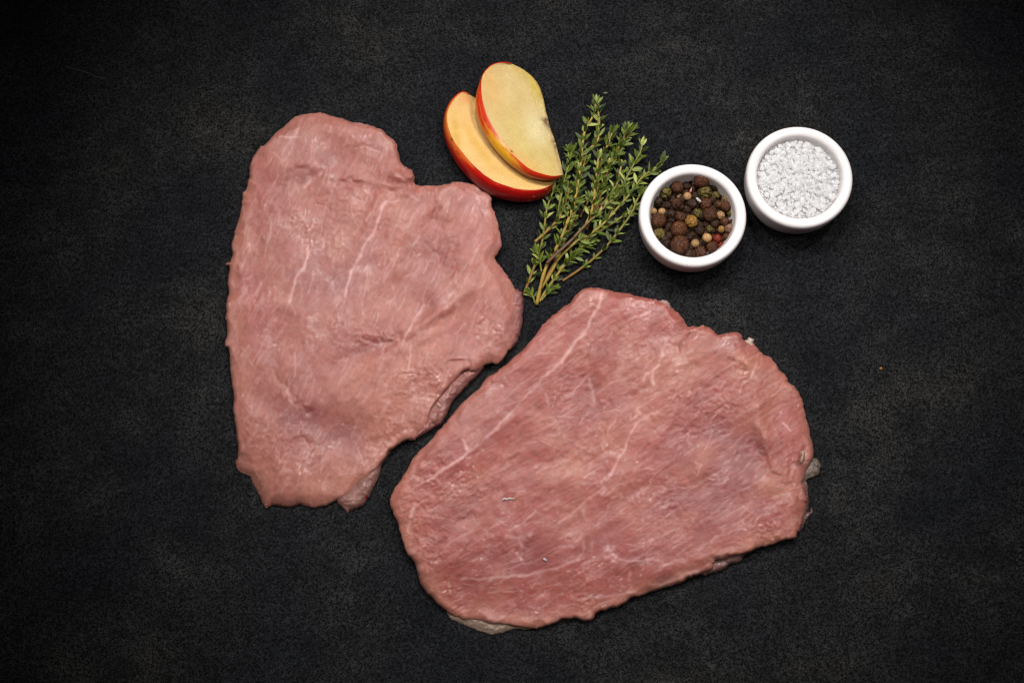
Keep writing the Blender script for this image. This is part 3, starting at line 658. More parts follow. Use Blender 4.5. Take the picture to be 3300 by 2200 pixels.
def flesh_up(x, y, s, t):
    c = lin((194, 171, 120))[None] * np.ones((len(x), 1))
    g = gauss(x, y, [(1690,470,40,130,-25,.45),(1730,290,20,50,-20,.8),(1700,240,60,20,30,.4),(1770,520,18,60,-15,.3)])
    c = blend(c, lin((184, 164, 66))[None], np.clip(g, 0, .8))
    w_ = gauss(x, y, [(1735,400,50,60,0,.6),(1740,450,50,40,0,.3)])
    c = blend(c, lin((206, 196, 158))[None], np.clip(w_, 0, .8))
    o_ = gauss(x, y, [(1580,270,28,90,-10,.5),(1660,500,120,18,35,.55)]); c = blend(c, lin((200, 148, 74))[None], np.clip(o_, 0, .7))
    br = gauss(x, y, [(1761,398,8,16,-15,.8),(1783,448,7,45,-14,.4),(1756,385,14,8,0,.5),(1795,500,5,50,-14,.3)]) + (.5 * smooth(.965, 1, s) if isinstance(s, float) else 0)
    c = blend(c, lin((92, 56, 24))[None], np.clip(br * (.5 + vn(x / 6, y / 6, 4)), 0, .85))
    sd = gauss(x, y, [(1648,489,5,3.5,35,1.2)]); c = blend(c, lin((60, 28, 12))[None], np.clip(sd, 0, .9))
    if s < .012: c = blend(c, lin((222, 160, 70))[None], np.full(len(x), .6))
    return c * np.array([[1.0, .97, .88]])
def flesh_low(x, y, s, t):
    c = lin((206, 168, 102))[None] * np.ones((len(x), 1))
    g = gauss(x, y, [(1540,470,14,80,-35,.6),(1470,430,12,60,-10,.7),(1640,560,90,14,30,.3)]); c = blend(c, lin((190, 148, 40))[None], np.clip(g, 0, .7))
    r_ = gauss(x, y, [(1500,320,25,18,30,.5)]); c = blend(c, lin((196, 120, 66))[None], np.clip(r_, 0, .6))
    return c
S1F = [(1515,306),(1496,299),(1484,301),(1464,320),(1448,346),(1441,371),(1443,400),(1451,429),(1467,461),(1489,489),(1521,527),(1553,556),(1591,583),(1630,598),(1671,609),(1712,612),(1744,609),(1773,598),(1790,584)]
S1O = [(1515,305),(1496,296),(1476,303),(1451,327),(1435,358),(1428,390),(1428,422),(1435,454),(1451,492),(1476,534),(1505,569),(1537,598),(1569,620),(1604,637),(1642,647),(1680,651),(1712,649),(1744,639),(1770,623),(1786,604),(1795,585)]
S1E = [(1516,307),(1532,317),(1560,345),(1620,400),(1700,470),(1770,555),(1791,583)]
S2F = [(1649,206),(1617,203),(1588,210),(1569,225),(1556,244),(1551,272),(1553,308),(1559,339),(1572,378),(1594,419),(1620,461),(1649,494),(1681,524),(1712,547),(1751,561),(1783,567),(1813,564)]
S2O = [(1649,204),(1617,201),(1588,208),(1567,224),(1553,244),(1543,272),(1536,295),(1532,323),(1533,352),(1542,390),(1558,425),(1584,467),(1617,505),(1649,534),(1687,559),(1719,573),(1767,581),(1798,576),(1815,565)]
S2E = [(1650,206),(1674,217),(1700,233),(1719,250),(1735,272),(1747,301),(1754,330),(1760,359),(1768,387),(1771,404),(1779,425),(1787,447),(1797,483),(1806,518),(1813,550),(1814,563)]
wedge(S1F, S1O, S1E, (40, 92), (22, 42), 0, (26, 34), 34, 'red skinned apple slice lying underneath the other one, touching the steak', skin_low, flesh_low, atv(1600, 500))
wedge(S2F, S2O, S2E, (80, 126), (70, 100), 68, (72, 46), 22, 'paler apple slice on top of the other, cut face up with browned core edge', skin_up, flesh_up, atv(1660, 400, 85))

# ---------------------------------------------------------------- bowls
def mat_china():
    m, nt, b, N, L = new_mat('white_glazed_china')
    nz = tex(nt, 'ShaderNodeTexNoise', U / 260, 3, .6, pos(nt))
    L.new(ramp(nt, nz.outputs[0], [(.3, (.72, .675, .665)), (.7, (.78, .74, .735))]), b.inputs['Base Color'])
    sm = tex(nt, 'ShaderNodeTexNoise', U / 120, 2, .5, pos(nt))
    L.new(ramp(nt, sm.outputs[0], [(.3, (.12,) * 3), (.75, (.30,) * 3)]), b.inputs['Roughness'])
    b.inputs['Specular IOR Level'].default_value = .5
    L.new(bump(nt, sm.outputs[0], .08, K * 10), b.inputs['Normal'])
    return m
M_CHINA = mat_china()
RIMZ = 132.0
def bowl(cx, cy, halfw, label):
    c = at(cx, cy, RIMZ); e = at(cx + halfw, cy, RIMZ); rad = (e[0] - c[0]) / K      # rim radius in photo pixels of the table plane
    s = rad / 175.0
    prof = [(0, 4), (120, 4), (140, 0), (152, 1), (158, 6), (163, 20), (169, 45), (172.5, 72), (174.5, 98), (175, 114), (174, 122), (171, 128), (166, 131.4), (160, 132.2), (152, 131.2), (145, 128.4), (140.5, 123), (138, 114), (136.5, 100), (132, 79), (125, 56), (108, 38), (80, 27), (40, 23), (0, 22)]
    P = catmull([(r * s, z) for r, z in prof], 4, False); P[:, 0] = np.maximum(P[:, 0], 0)
    n = 128; V = []; F = []
    a = np.linspace(0, 2 * np.pi, n, endpoint=False)
    for r, z in P: V.append(np.stack([r * np.cos(a) * K, r * np.sin(a) * K, np.full(n, z * K)], 1))
    V = np.concatenate(V)
    for i in range(len(P) - 1):
        for k in range(n):
            k2 = (k + 1) % n; F.append((i * n + k, i * n + k2, (i + 1) * n + k2, (i + 1) * n + k))
    o = mesh_obj('spice_bowl', V, F, M_CHINA); o.location = (c[0], c[1], 0)
    tag(o, label, 'bowl'); return o, Vector((c[0], c[1], 0)), s
b1, bc1, bs1 = bowl(2233.5, 692, 174, 'small white china bowl full of mixed peppercorns, beside the thyme')
b2, bc2, bs2 = bowl(2578, 569, 172.5, 'small white china bowl full of coarse white salt')

# ---------------------------------------------------------------- peppercorns
def corn_mat(name, cols, rough, scale, bs, crack=0.0):
    m, nt, b, N, L = new_mat(name)
    p = pos(nt); oi = N.new('ShaderNodeObjectInfo')
    nz = tex(nt, 'ShaderNodeTexNoise', 26 / scale, 4, .75, p)
    c = ramp(nt, nz.outputs[0], [(.32, cols[0]), (.5, cols[1]), (.68, cols[2])])
    v = ramp(nt, oi.outputs['Random'], [(0, (.75, .75, .75)), (1, (1.25, 1.22, 1.15))])
    L.new(mix(nt, 1.0, c, v, 'MULTIPLY'), b.inputs['Base Color'])
    b.inputs['Roughness'].default_value = rough - .1; b.inputs['Specular IOR Level'].default_value = .22
    L.new(bump(nt, nz.outputs[0], bs, K * 5), b.inputs['Normal']); return m
M_ALL = corn_mat('allspice_brown', [(.014, .004, .0018), (.052, .016, .006), (.20, .080, .034)], .6, 5.5, .8)
M_BLK = corn_mat('black_pepper', [(.005, .0022, .0012), (.019, .0085, .0045), (.10, .045, .022)], .5, 8, .6)
M_BRN = corn_mat('brown_pepper', [(.012, .004, .002), (.055, .018, .008), (.17, .075, .035)], .5, 8, .5)
M_GRN = corn_mat('green_pepper', [(.015, .011, .003), (.075, .056, .012), (.25, .19, .055)], .55, 9, .5)
M_WHT = corn_mat('white_pepper', [(.15, .075, .03), (.31, .18, .08), (.48, .31, .15)], .55, 9, .4)
M_OCH = corn_mat('ochre_pepper', [(.08, .035, .008), (.20, .10, .02), (.36, .20, .06)], .5, 8, .4)
M_REDP = corn_mat('red_pepper', [(.04, .003, .002), (.12, .008, .005), (.18, .05, .02)], .35, 10, .4)
M_PNK = corn_mat('pinkish_pepper', [(.07, .035, .025), (.16, .085, .06), (.34, .22, .16)], .5, 8, .4)
def ball(seed, kind):
    bm = bmesh.new(); bmesh.ops.create_icosphere(bm, subdivisions=4 if kind != 'smooth' else 3, radius=1)
    o = Vector((seed * 3.1, seed * 1.7, seed))
    for v in bm.verts:
        p = v.co.copy(); n_ = p.normalized()
        if kind == 'smooth':
            d = 1 + .035 * mnoise.noise(p * 1.3 + o) 
            a = n_.z
            if a > .93: d -= .10 * (a - .93) / .07 * (1 if a > .965 else .0) - (.05 if .945 < a < .965 else 0)
        elif kind == 'wrinkle':
            q = p * 2.1 + o; q += Vector((mnoise.noise(q), mnoise.noise(q + Vector((5, 0, 0))), mnoise.noise(q + Vector((0, 7, 0))))) * .8
            r = 1 - abs(mnoise.noise(q)) * 2.2; r2 = 1 - abs(mnoise.noise(q * 2.1)) * 2
            d = .82 + .17 * r + .07 * r2
        elif kind == 'shrivel':
            q = p * 1.7 + o; r = 1 - abs(mnoise.noise(q)) * 2.4
            d = .80 + .27 * r + .05 * mnoise.noise(p * 5 + o)
        else:   # broken shell: a bite taken out
            d = 1 + .03 * mnoise.noise(p * 3 + o); q = n_.dot(Vector((.6, -.5, .62)).normalized()) + .12 * mnoise.noise(p * 4 + o)
            if q > .55: d = .68 + .06 * mnoise.noise(p * 6 + o)
        v.co = n_ * d
    me = bpy.data.meshes.new('peppercorn'); bm.to_mesh(me); bm.free()
    me.polygons.foreach_set('use_smooth', [True] * len(me.polygons)); return me
BALLS = {}
def ballmesh(kind, mat, i):
    k = (kind, mat.name, i)
    if k not in BALLS:
        me = ball(i + 1 + 10 * len(kind), kind); me.materials.append(mat); BALLS[k] = me
    return BALLS[k]
ZM = {'A': ('smooth', M_ALL), 'B': ('wrinkle', M_BLK), 'N': ('wrinkle', M_BRN), 'G': ('shrivel', M_GRN), 'g': ('smooth', M_GRN), 'W': ('smooth', M_WHT), 'O': ('wrinkle', M_OCH), 'R': ('wrinkle', M_REDP), 'P': ('wrinkle', M_PNK), 'X': ('broken', M_ALL), 'T': ('wrinkle', M_WHT)}
# x, y, r in the bowl close-up (3.92 per photo pixel, from 2030,500), kind, height of the centre, label
CORNS = [
(905,315,108,'A',100,'large round brown allspice berry topmost at the back of the pepper bowl'),
(595,408,87,'A',88,'brown allspice berry beside the pale green shrivelled corn nearest the thyme'),
(365,825,106,'A',84,'dark brown allspice berry against the rim wall on the thyme side'),
(620,935,112,'A',88,'large brown allspice berry with a small calyx, touching the largest berry below'),
(632,1128,128,'A',84,'largest brown allspice berry, near the front wall of the pepper bowl'),
(1010,755,98,'A',90,'reddish brown allspice berry with a calyx ring near the bowl middle'),
(1215,650,76,'A',88,'red brown allspice berry above the smooth green corn'),
(445,478,80,'G',86,'shrivelled pale green peppercorn near the rim beside the thyme'),
(940,468,88,'G',82,'olive green crumpled peppercorn right under the topmost allspice berry'),
(1090,505,54,'G',78,'small dark green crumpled peppercorn beside the larger olive one'),
(855,735,64,'G',76,'dull green peppercorn between the ochre one and the reddish berry'),
(1275,725,62,'g',76,'smooth olive green peppercorn against the wall facing the salt'),
(370,990,70,'G',76,'wrinkled green peppercorn below the dark berry on the thyme side'),
(1000,935,52,'G',76,'yellow green torn shell above the pale cream peppercorn'),
(725,522,58,'W',82,'pale tan peppercorn between the berries in the back half'),
(300,710,48,'W',78,'small tan peppercorn squeezed against the thyme side wall'),
(405,718,50,'T',76,'small tan brown peppercorn beside the one at the wall'),
(552,335,58,'T',72,'yellow brown peppercorn half hidden behind an allspice berry'),
(775,838,80,'O',88,'ochre yellow peppercorn with dark specks in the middle of the bowl'),
(975,1045,68,'W',86,'pale cream round peppercorn, palest of all, in the front half'),
(825,1115,60,'W',82,'cream peppercorn with a tiny brown dot beside the largest berry'),
(1145,760,52,'T',84,'yellowish brown rough peppercorn beside the reddish calyx berry'),
(1225,550,66,'T',82,'striped tan peppercorn behind the red brown berry'),
(1262,930,66,'P',88,'pinkish grey veined peppercorn near the wall facing the salt'),
(620,522,40,'T',70,'little tan peppercorn sunk beneath its neighbours near the back'),
(1100,1055,58,'R',82,'bright red peppercorn beside the pale cream one'),
(1150,1145,54,'R',72,'dull red brown peppercorn below the bright red one'),
(600,615,78,'X',82,'cracked black peppercorn with half its brown shell left'),
(1040,1165,76,'X',82,'broken brown shell with a jagged edge at the front wall'),
(765,300,54,'B',74,'dark wrinkled peppercorn touching the topmost allspice berry'),
(715,395,62,'B',72,'black peppercorn in shadow between two allspice berries at the back'),
(1080,400,70,'B',82,'black wrinkled peppercorn at the back wall beside the topmost berry'),
(355,590,70,'B',80,'dark red black peppercorn below the shrivelled pale green one'),
(470,638,56,'B',76,'small black peppercorn beside the cracked half shelled one'),
(790,620,66,'B',80,'black wrinkled peppercorn beside the salt crystal'),
(960,622,76,'N',80,'glossy red brown wrinkled peppercorn under the salt crystal'),
(1040,570,52,'B',74,'black peppercorn behind the glossy red brown one'),
(525,745,66,'B',78,'black peppercorn between the dark berry and the cracked one'),
(635,780,72,'N',80,'brown black pitted peppercorn above the calyx berry'),
(1065,868,68,'B',76,'black peppercorn under the reddish calyx berry'),
(880,955,66,'B',78,'dark wrinkled peppercorn below the ochre one'),
(730,705,34,'B',82,'smallest black peppercorn at the middle of the bowl'),
(890,1225,76,'N',80,'brown wrinkled peppercorn lowest at the front wall'),
(740,1245,66,'B',70,'black peppercorn tucked beside the largest berry at the front wall'),
(1230,1040,62,'N',76,'brown peppercorn with a star crease near the wall facing the salt'),
(440,1065,64,'B',70,'black peppercorn in shade below the wrinkled green one'),
(1130,625,44,'N',74,'small dark brown peppercorn beside the red brown berry'),
(480,925,46,'N',68,'dark red brown peppercorn wedged between two large berries'),
(1155,940,48,'O',78,'small amber brown peppercorn beside the pinkish grey one'),
(1195,842,58,'N',82,'light brown peppercorn above the pinkish grey one'),
(1302,850,52,'N',80,'brown peppercorn pressed to the wall facing the salt'),
(780,1010,52,'B',66,'sunken black peppercorn between the berries and the cream corn'),
(1170,518,44,'N',72,'brown peppercorn tucked under the striped tan one'),
(900,1120,44,'B',66,'sunken black peppercorn beside the cream one with the dot'),
(540,545,46,'B',68,'sunken black peppercorn behind the cracked one'),
(830,405,46,'R',64,'dark red peppercorn in shade below the topmost berry'),
]
rp = random.Random(2)
PG = 'mixed peppercorns in the white bowl'
for i, (x, y, r, k, z, lab) in enumerate(CORNS):
    kind, mt = ZM[k]; me = ballmesh(kind, mt, i % 3 if k in 'BN' else i % 2)
    o = bpy.data.objects.new('allspice_berry' if k == 'A' else 'peppercorn', me); COL.objects.link(o)
    z -= 4
    o.location = atv(2030 + x / 3.92, 500 + y / 3.92, z)
    s = r / 3.92 * K * (.93 if kind == 'smooth' else 1.04)
    o.scale = (s, s, s * rp.uniform(.92, 1))
    o.rotation_euler = (rp.uniform(-.5, .5), rp.uniform(-.5, .5), rp.uniform(0, 6)) if k in 'AX' else (rp.uniform(0, 6), rp.uniform(0, 6), rp.uniform(0, 6))
    if k == 'X': o.rotation_euler = (0, 0, rp.uniform(-.3, .3) + (0 if x < 800 else 0.2))
    tag(o, lab, 'allspice berry' if k == 'A' else 'peppercorn', PG)
for i in range(64):      # the ones lying underneath, seen only through the gaps
    a = i * 2.399; q = math.sqrt((i + .5) / 64) * 119 * bs1
    o = bpy.data.objects.new('peppercorn', ballmesh('wrinkle', M_BLK, i % 3)); COL.objects.link(o)
    s = rp.uniform(15, 17) * K; o.scale = (s, s, s)
    o.location = bc1 + Vector((q * math.cos(a) * K, q * math.sin(a) * K, rp.uniform(60, 66) * K))
    o.rotation_euler = (rp.uniform(0, 6), rp.uniform(0, 6), rp.uniform(0, 6))
    tag(o, 'black peppercorn buried in the dark lower layer of the pepper bowl', 'peppercorn', 'buried black peppercorns')

# ---------------------------------------------------------------- salt
def mat_salt():
    m, nt, b, N, L = new_mat('salt')
    oi = N.new('ShaderNodeObjectInfo')
    b.inputs['Base Color'].default_value = (.97, .965, .975, 1)
    b.inputs['Roughness'].default_value = .4; b.inputs['IOR'].default_value = 1.5
    b.inputs['Subsurface Weight'].default_value = .85; b.inputs['Subsurface Radius'].default_value = (1, 1, 1); b.inputs['Subsurface Scale'].default_value = .006
    nz = tex(nt, 'ShaderNodeTexNoise', 2.5, 3, .6, pos(nt)); L.new(bump(nt, nz.outputs[0], .3, K * 3), b.inputs['Normal'])
    tl = N.new('ShaderNodeBsdfTranslucent'); tl.inputs[0].default_value = (1, 1, 1, 1)
    ms = N.new('ShaderNodeMixShader'); ms.inputs[0].default_value = .58; L.new(b.outputs[0], ms.inputs[1]); L.new(tl.outputs[0], ms.inputs[2]); L.new(ms.outputs[0], N['Material Output'].inputs['Surface'])
    return m
M_SALT = mat_salt()
def crystal(seed):
    rr = random.Random(seed); bm = bmesh.new()
    for _ in range(16):
        v = Vector((rr.gauss(0, 1), rr.gauss(0, 1), rr.gauss(0, 1))).normalized()
        bm.verts.new((v.x * 1.0, v.y * rr.uniform(.7, .95), v.z * .55))
    bmesh.ops.convex_hull(bm, input=bm.verts[:])
    loose = [v for v in bm.verts if not v.link_faces]; bmesh.ops.delete(bm, geom=loose, context='VERTS')
    bmesh.ops.bevel(bm, geom=bm.edges[:], offset=.13, segments=1, affect='EDGES')
    me = bpy.data.meshes.new('crystal'); bm.to_mesh(me); bm.free(); me.materials.append(M_SALT); return me
CRY = [crystal(s) for s in range(9)]
salt = empty('salt_heap', bc2 + Vector((0, 0, 100 * K)))
tag(salt, 'heap of coarse translucent white salt crystals filling its own white bowl', 'salt')
rs = random.Random(5)
def salt_z(u, v):   # height of the heap at u,v (photo pixels from the bowl axis)
    r = math.hypot(u, v) / 140; return 103 + 7 * (1 - r * r) + 5 * (mnoise.noise(Vector((u / 40, v / 40, 2))))
# bed of fine grains
fv = []; ff = []
tmpl = [([v.co.copy() for v in me.vertices], [tuple(p.vertices) for p in me.polygons]) for me in CRY[:4]]
for i in range(1500):
    a = i * 2.39996; q = math.sqrt((i + .5) / 1500) * 135 * bs2
    u, v = q * math.cos(a) + rs.uniform(-3, 3), q * math.sin(a) + rs.uniform(-3, 3)
    if math.hypot(u, v) > 135.5 * bs2: continue
    s = rs.uniform(3.5, 6.5); rot = Matrix.Rotation(rs.uniform(0, 6), 3, 'X') @ Matrix.Rotation(rs.uniform(0, 6), 3, 'Z') @ Matrix.Rotation(rs.uniform(0, 6), 3, 'Y')
    vs, fs = tmpl[i % 4]; base = len(fv); c = Vector((u, v, salt_z(u, v) - 5 + rs.uniform(-1.5, 1.5)))
    fv += [((rot @ p) * s + c) * K + bc2 for p in vs]; ff += [tuple(base + k for k in f) for f in fs]
nd = 48; b0 = len(fv)
for ring in (136, 100, 50, 4):
    for k in range(nd):
        a = 2 * math.pi * k / nd; u, v = ring * bs2 * math.cos(a), ring * bs2 * math.sin(a); fv.append(Vector((u, v, salt_z(u, v) - 4)) * K + bc2)
for r_ in range(3):
    for k in range(nd):
        k2 = (k + 1) % nd; ff.append((b0 + r_ * nd + k, b0 + r_ * nd + k2, b0 + (r_ + 1) * nd + k2, b0 + (r_ + 1) * nd + k))
fine = mesh_obj('fine_grains', [v[:] for v in fv], ff, M_SALT, salt, smooth_=False); fine['kind'] = 'stuff'
for i in range(290):
    a = i * 2.39996 + rs.uniform(-.1, .1); q = math.sqrt((i + .5) / 290) * 130 * bs2
    u, v = q * math.cos(a), q * math.sin(a)
    s = rs.choice([9, 10, 11, 12, 13, 15, 16]) * rs.uniform(.85, 1.1)
    if math.hypot(u, v) + s * .8 > 135.5 * bs2: s *= .6
    o = bpy.data.objects.new('crystal', CRY[rs.randrange(9)]); COL.objects.link(o); o.parent = salt; o.matrix_parent_inverse = Matrix.Translation(-salt.location)
    o.location = bc2 + Vector((u, v, salt_z(u, v) + s * .03)) * K
    o.scale = (s * K * rs.uniform(.95, 1.25), s * K, s * K * .9); o.rotation_euler = (rs.uniform(-.2, .2), rs.uniform(-.2, .2), rs.uniform(0, 6))
o = bpy.data.objects.new('salt_crystal', CRY[3]); COL.objects.link(o); o.location = atv(2030 + 865 / 3.92, 500 + 562 / 3.92, 100)
o.scale = (13 * K, 6.5 * K, 6 * K); o.rotation_euler = (0.2, 0, R(-42)); tag(o, 'single clear salt crystal that fell among the peppercorns', 'salt crystal')
o = tube([atv(2030 + 760 / 3.92, 500 + 478 / 3.92, 84), atv(2030 + 768 / 3.92, 500 + 450 / 3.92, 90), atv(2030 + 782 / 3.92, 500 + 405 / 3.92, 88)], [3.2 * K, 4.2 * K, .8 * K], plain('pink_husk', (.5, .16, .11), .5), 'pepper_husk', seg=6)
tag(o, 'thin pink red husk sliver standing between the peppercorns', 'husk')

# ---------------------------------------------------------------- thyme
def mat_leaf():
    m, nt, b, N, L = new_mat('thyme_leaf')
    a = node(nt, 'ShaderNodeAttribute'); a.attribute_name = 'Col'; oi = N.new('ShaderNodeObjectInfo')
    v = ramp(nt, oi.outputs['Random'], [(0, (.2, .25, .18)), (.5, (1, 1, 1)), (1, (1.5, 1.4, 1.35))])
    nz = tex(nt, 'ShaderNodeTexNoise', 7, 3, .6, pos(nt))
    c = mix(nt, 1.0, a.outputs['Color'], v, 'MULTIPLY')
    c = mix(nt, 1.0, c, ramp(nt, nz.outputs[0], [(.3, (.8,) * 3), (.7, (1.2,) * 3)]), 'MULTIPLY')
    L.new(c, b.inputs['Base Color']); b.inputs['Roughness'].default_value = .5; b.inputs['Specular IOR Level'].default_value = .35
    b.inputs['Subsurface Weight'].default_value = .1; b.inputs['Subsurface Scale'].default_value = .001
    return m
M_LEAF = mat_leaf()
def mat_stem():
    m, nt, b, N, L = new_mat('thyme_stem')
    a = node(nt, 'ShaderNodeAttribute'); a.attribute_name = 'Col'
    nz = tex(nt, 'ShaderNodeTexNoise', U / 9, 3, .6, pos(nt))
    L.new(mix(nt, 1.0, a.outputs['Color'], ramp(nt, nz.outputs[0], [(.3, (.75, .7, .65)), (.7, (1.2, 1.2, 1.2))]), 'MULTIPLY'), b.inputs['Base Color'])
    b.inputs['Roughness'].default_value = .5; b.inputs['Specular IOR Level'].default_value = .3; return m
M_STEM = mat_stem()
def leaf_mesh(wid, curl, fold, light):
    """rolled-edge leaf along +X, unit length, top towards +Z"""
    nu, nv = 7, 5; V = []; C = []
    for i in range(nu):
        u = i / (nu - 1); w_ = wid * math.sin(math.pi * min(1, u * .94 + .05)) ** .9 * (1.0 if u < .6 else 1.04)
        if i == nu - 1: w_ *= .15
        for j in range(nv):
            v = j / (nv - 1) * 2 - 1
            z = fold * abs(v) * w_ - .35 * wid * max(0, abs(v) - .6) + curl * u * u
            if j == 2: z -= .05 * wid * 2
            V.append((u, v * w_, z))
            c = np.array(light) * (1.0 if 0 < abs(v) < .9 else 2.3)
            C.append(c)
    F = [(i * nv + j, (i + 1) * nv + j, (i + 1) * nv + j + 1, i * nv + j + 1) for i in range(nu - 1) for j in range(nv - 1)]
    me = bpy.data.meshes.new('leaf'); me.from_pydata(V, [], F); me.polygons.foreach_set('use_smooth', [True] * len(F))
    a = me.color_attributes.new('Col', 'FLOAT_COLOR', 'POINT'); a.data.foreach_set('color', np.c_[np.clip(np.array(C), 0, 1), np.ones(len(C))].astype(np.float32).ravel())
    me.materials.append(M_LEAF); return me
G1, G2, G3 = (.042, .062, .005), (.068, .092, .010), (.13, .155, .038)
LEAVES = [leaf_mesh(.15, .12, .5, G1), leaf_mesh(.17, -.12, .35, G1), leaf_mesh(.13, .2, .6, G2), leaf_mesh(.18, .05, .3, G2), leaf_mesh(.155, -.2, .4, G3)]
rt = random.Random(21)
def add_leaf(p, direc, length, up, parent, roll=0):
    x = direc.normalized(); y = up.cross(x)
    if y.length < 1e-4: y = Vector((0, 1, 0)).cross(x)
    y.normalize(); z = x.cross(y)
    rot = Matrix((x, y, z)).transposed() @ Matrix.Rotation(roll, 3, 'X')
    o = bpy.data.objects.new('leaf', LEAVES[rt.choice([0, 0, 1, 1, 2, 2, 3, 4])]); COL.objects.link(o)
    o.matrix_world = Matrix.Translation(p) @ rot.to_4x4() @ Matrix.Diagonal((length * K, length * K * rt.uniform(.8, 1.12), length * K, 1))
    if parent is not None: o.parent = parent; o.matrix_parent_inverse = Matrix.Translation(-parent.location)
    return o
YS, BS, GS, PS = np.array([.30, .20, .035]), np.array([.19, .09, .02]), np.array([.17, .17, .035]), np.array([.11, .04, .03])
def sprig(pts, z0, z1_, r0, r1, c0, c1_, label, gap=46, dens=1.0, leaf=36, start=.1, tip=True, zm=None):
    leaf *= 1.12; gap *= .64
    P = catmull(pts, 6, False); s = np.r_[0, np.cumsum(np.hypot(*np.diff(P, axis=0).T))]; L_ = s[-1]; t = s / L_
    Z = np.interp(t, [0, .5, 1], [z0, zm if zm is not None else (z0 + z1_) / 2, z1_])
    W = at(P[:, 0], P[:, 1], Z); root = empty('thyme_sprig', Vector(W[0].tolist())); tag(root, label, 'thyme sprig', 'thyme sprigs in the bunch')
    rad = np.interp(t, [0, 1], [r0, r1]) * K
    k = np.exp(-((s % gap) / 4.5) ** 2) + np.exp(-((gap - s % gap) / 4.5) ** 2)
    rad = rad * (1 + .28 * k)
    cc = [c0 * (1 - a) + c1_ * a for a in t]
    tube(W, rad, M_STEM, 'stem', root, seg=8, cols=[c * rt.uniform(.85, 1.15) for c in cc])
    n = max(2, int(L_ / gap)); phase = rt.uniform(0, 3)
    for i in range(n + 1):
        f = start + (1 - start) * i / n
        if f > 1: break
        if i == n and not tip: break
        k = min(len(t) - 1, int(np.searchsorted(t, f))); p = Vector(W[k].tolist())
        d = Vector((W[min(k + 1, len(W) - 1)] - W[max(k - 1, 0)]).tolist()).normalized()
        sd = d.cross(Vector((0, 0, 1))).normalized(); up = sd.cross(d)
        ph = phase + i * math.pi / 2 + rt.uniform(-.3, .3)
        last = i == n
        if last: lst = [(ph + j * math.pi / 2 + (j // 4) * .8, rt.uniform(15, 38) if j < 4 else rt.uniform(5, 18), rt.uniform(.65, 1.0)) for j in range(7)]
        else:
            lst = []
            if rt.random() < dens: lst += [(ph, rt.uniform(38, 62), 1.0), (ph + math.pi, rt.uniform(38, 62), 1.0)]
            if rt.random() < dens * .9: lst += [(ph + .5, rt.uniform(20, 40), .62), (ph + math.pi - .5, rt.uniform(20, 40), .66)]
            if rt.random() < dens * .75: lst += [(ph + 1.5, rt.uniform(25, 50), .6), (ph - 1.4, rt.uniform(25, 50), .78)]
            if rt.random() < dens * .5: lst += [(ph + 2.2, rt.uniform(10, 30), .5), (ph - .8, rt.uniform(10, 30), .55)]
        for (az, el, sc) in lst:
            rad_dir = sd * math.cos(az) + up * math.sin(az)
            if rad_dir.z < -.3: rad_dir.z *= .25
            dr = d * math.cos(R(el)) + rad_dir * math.sin(R(el))
            q = p + rad_dir.normalized() * r1 * K * .8
            ln = leaf * sc * rt.uniform(.85, 1.12)
            if q.z + dr.z * ln * K < 3 * K: dr.z = (3 * K - q.z) / (ln * K)
            add_leaf(q, dr, ln, (rad_dir * -.35 + Vector((0, 0, 1)) * 1.0 + d * .2), root, rt.uniform(-.6, .6))
    return root
sprig([(1729,982),(1757,868),(1803,779),(1826,722),(1849,656),(1864,581),(1874,501),(1880,445),(1890,410),(1912,372),(1920,335)], 8, 40, 5.6, 3.2, YS, YS, 'longest thyme sprig with a thick yellow stem, reaching highest beside the apple', 50, 1.0, 33, .2, zm=62)
sprig([(1749,921),(1762,893),(1800,820),(1836,733),(1849,702),(1862,630),(1872,568),(1882,528),(1893,488),(1925,455),(1929,421),(1931,386),(1925,350)], 6, 34, 4.6, 3, BS * 1.2, YS, 'thyme sprig running close behind the longest one, with a bare yellow neck', 50, .8, 31, .3, zm=42)
sprig([(1737,972),(1772,919),(1803,875),(1823,850),(1864,809),(1915,758),(1966,725),(2004,699),(2048,672)], 5, 22, 5, 3, YS * .8, GS, 'low olive thyme sprig slanting under the others towards the pepper bowl', 52, .55, 30, .12, zm=16)
sprig([(1744,929),(1775,880),(1803,830),(1861,776),(1892,761),(1943,722),(1994,666),(2040,613),(2059,584),(2080,563),(2115,541),(2130,522)], 6, 40, 4.8, 3, YS, GS, 'thyme sprig with a bright olive stem ending just over the pepper bowl rim', 58, .75, 33, .3, zm=44)
sprig([(1813,905),(1854,878),(1905,840),(1958,789),(2009,725),(2037,684),(2050,651),(2062,628)], 4, 34, 4.2, 3.2, BS, GS * 1.1, 'separate thyme sprig lying lowest, its sparse stem leaning to the bowl', 66, .8, 33, .2, zm=16)
sprig([(1762,848),(1800,812),(1839,776),(1882,730),(1912,702),(1941,674),(1992,626),(2019,573),(2046,522),(2064,490),(2068,470)], 46, 40, 5.2, 2.8, PS, GS, 'thyme sprig with a purplish brown woody stub showing a pale cut end', 52, .85, 32, .38, zm=34)
sprig([(1882,735),(1905,684),(1915,638),(1917,605),(1925,541),(1928,510)], 30, 60, 4.4, 3.4, YS, YS, 'short upright thyme sprig with a broad single leaf at its tip', 48, .9, 32, .2, zm=50)
sprig([(1900,720),(1922,640),(1928,581),(1939,514),(1944,496),(1963,458),(1972,430)], 18, 44, 4, 3, BS * 1.3, YS, 'thyme sprig with yellow tip stem between the short upright and the brown ones', 46, .9, 33, .2, zm=34)
sprig([(1890,740),(1925,660),(1941,608),(1955,560),(1975,510),(1995,474),(2011,442),(2016,418)], 10, 30, 4, 2.6, BS, BS, 'dark brown stemmed thyme sprig in the shaded middle of the bunch', 44, 1.0, 31, .25, zm=22)
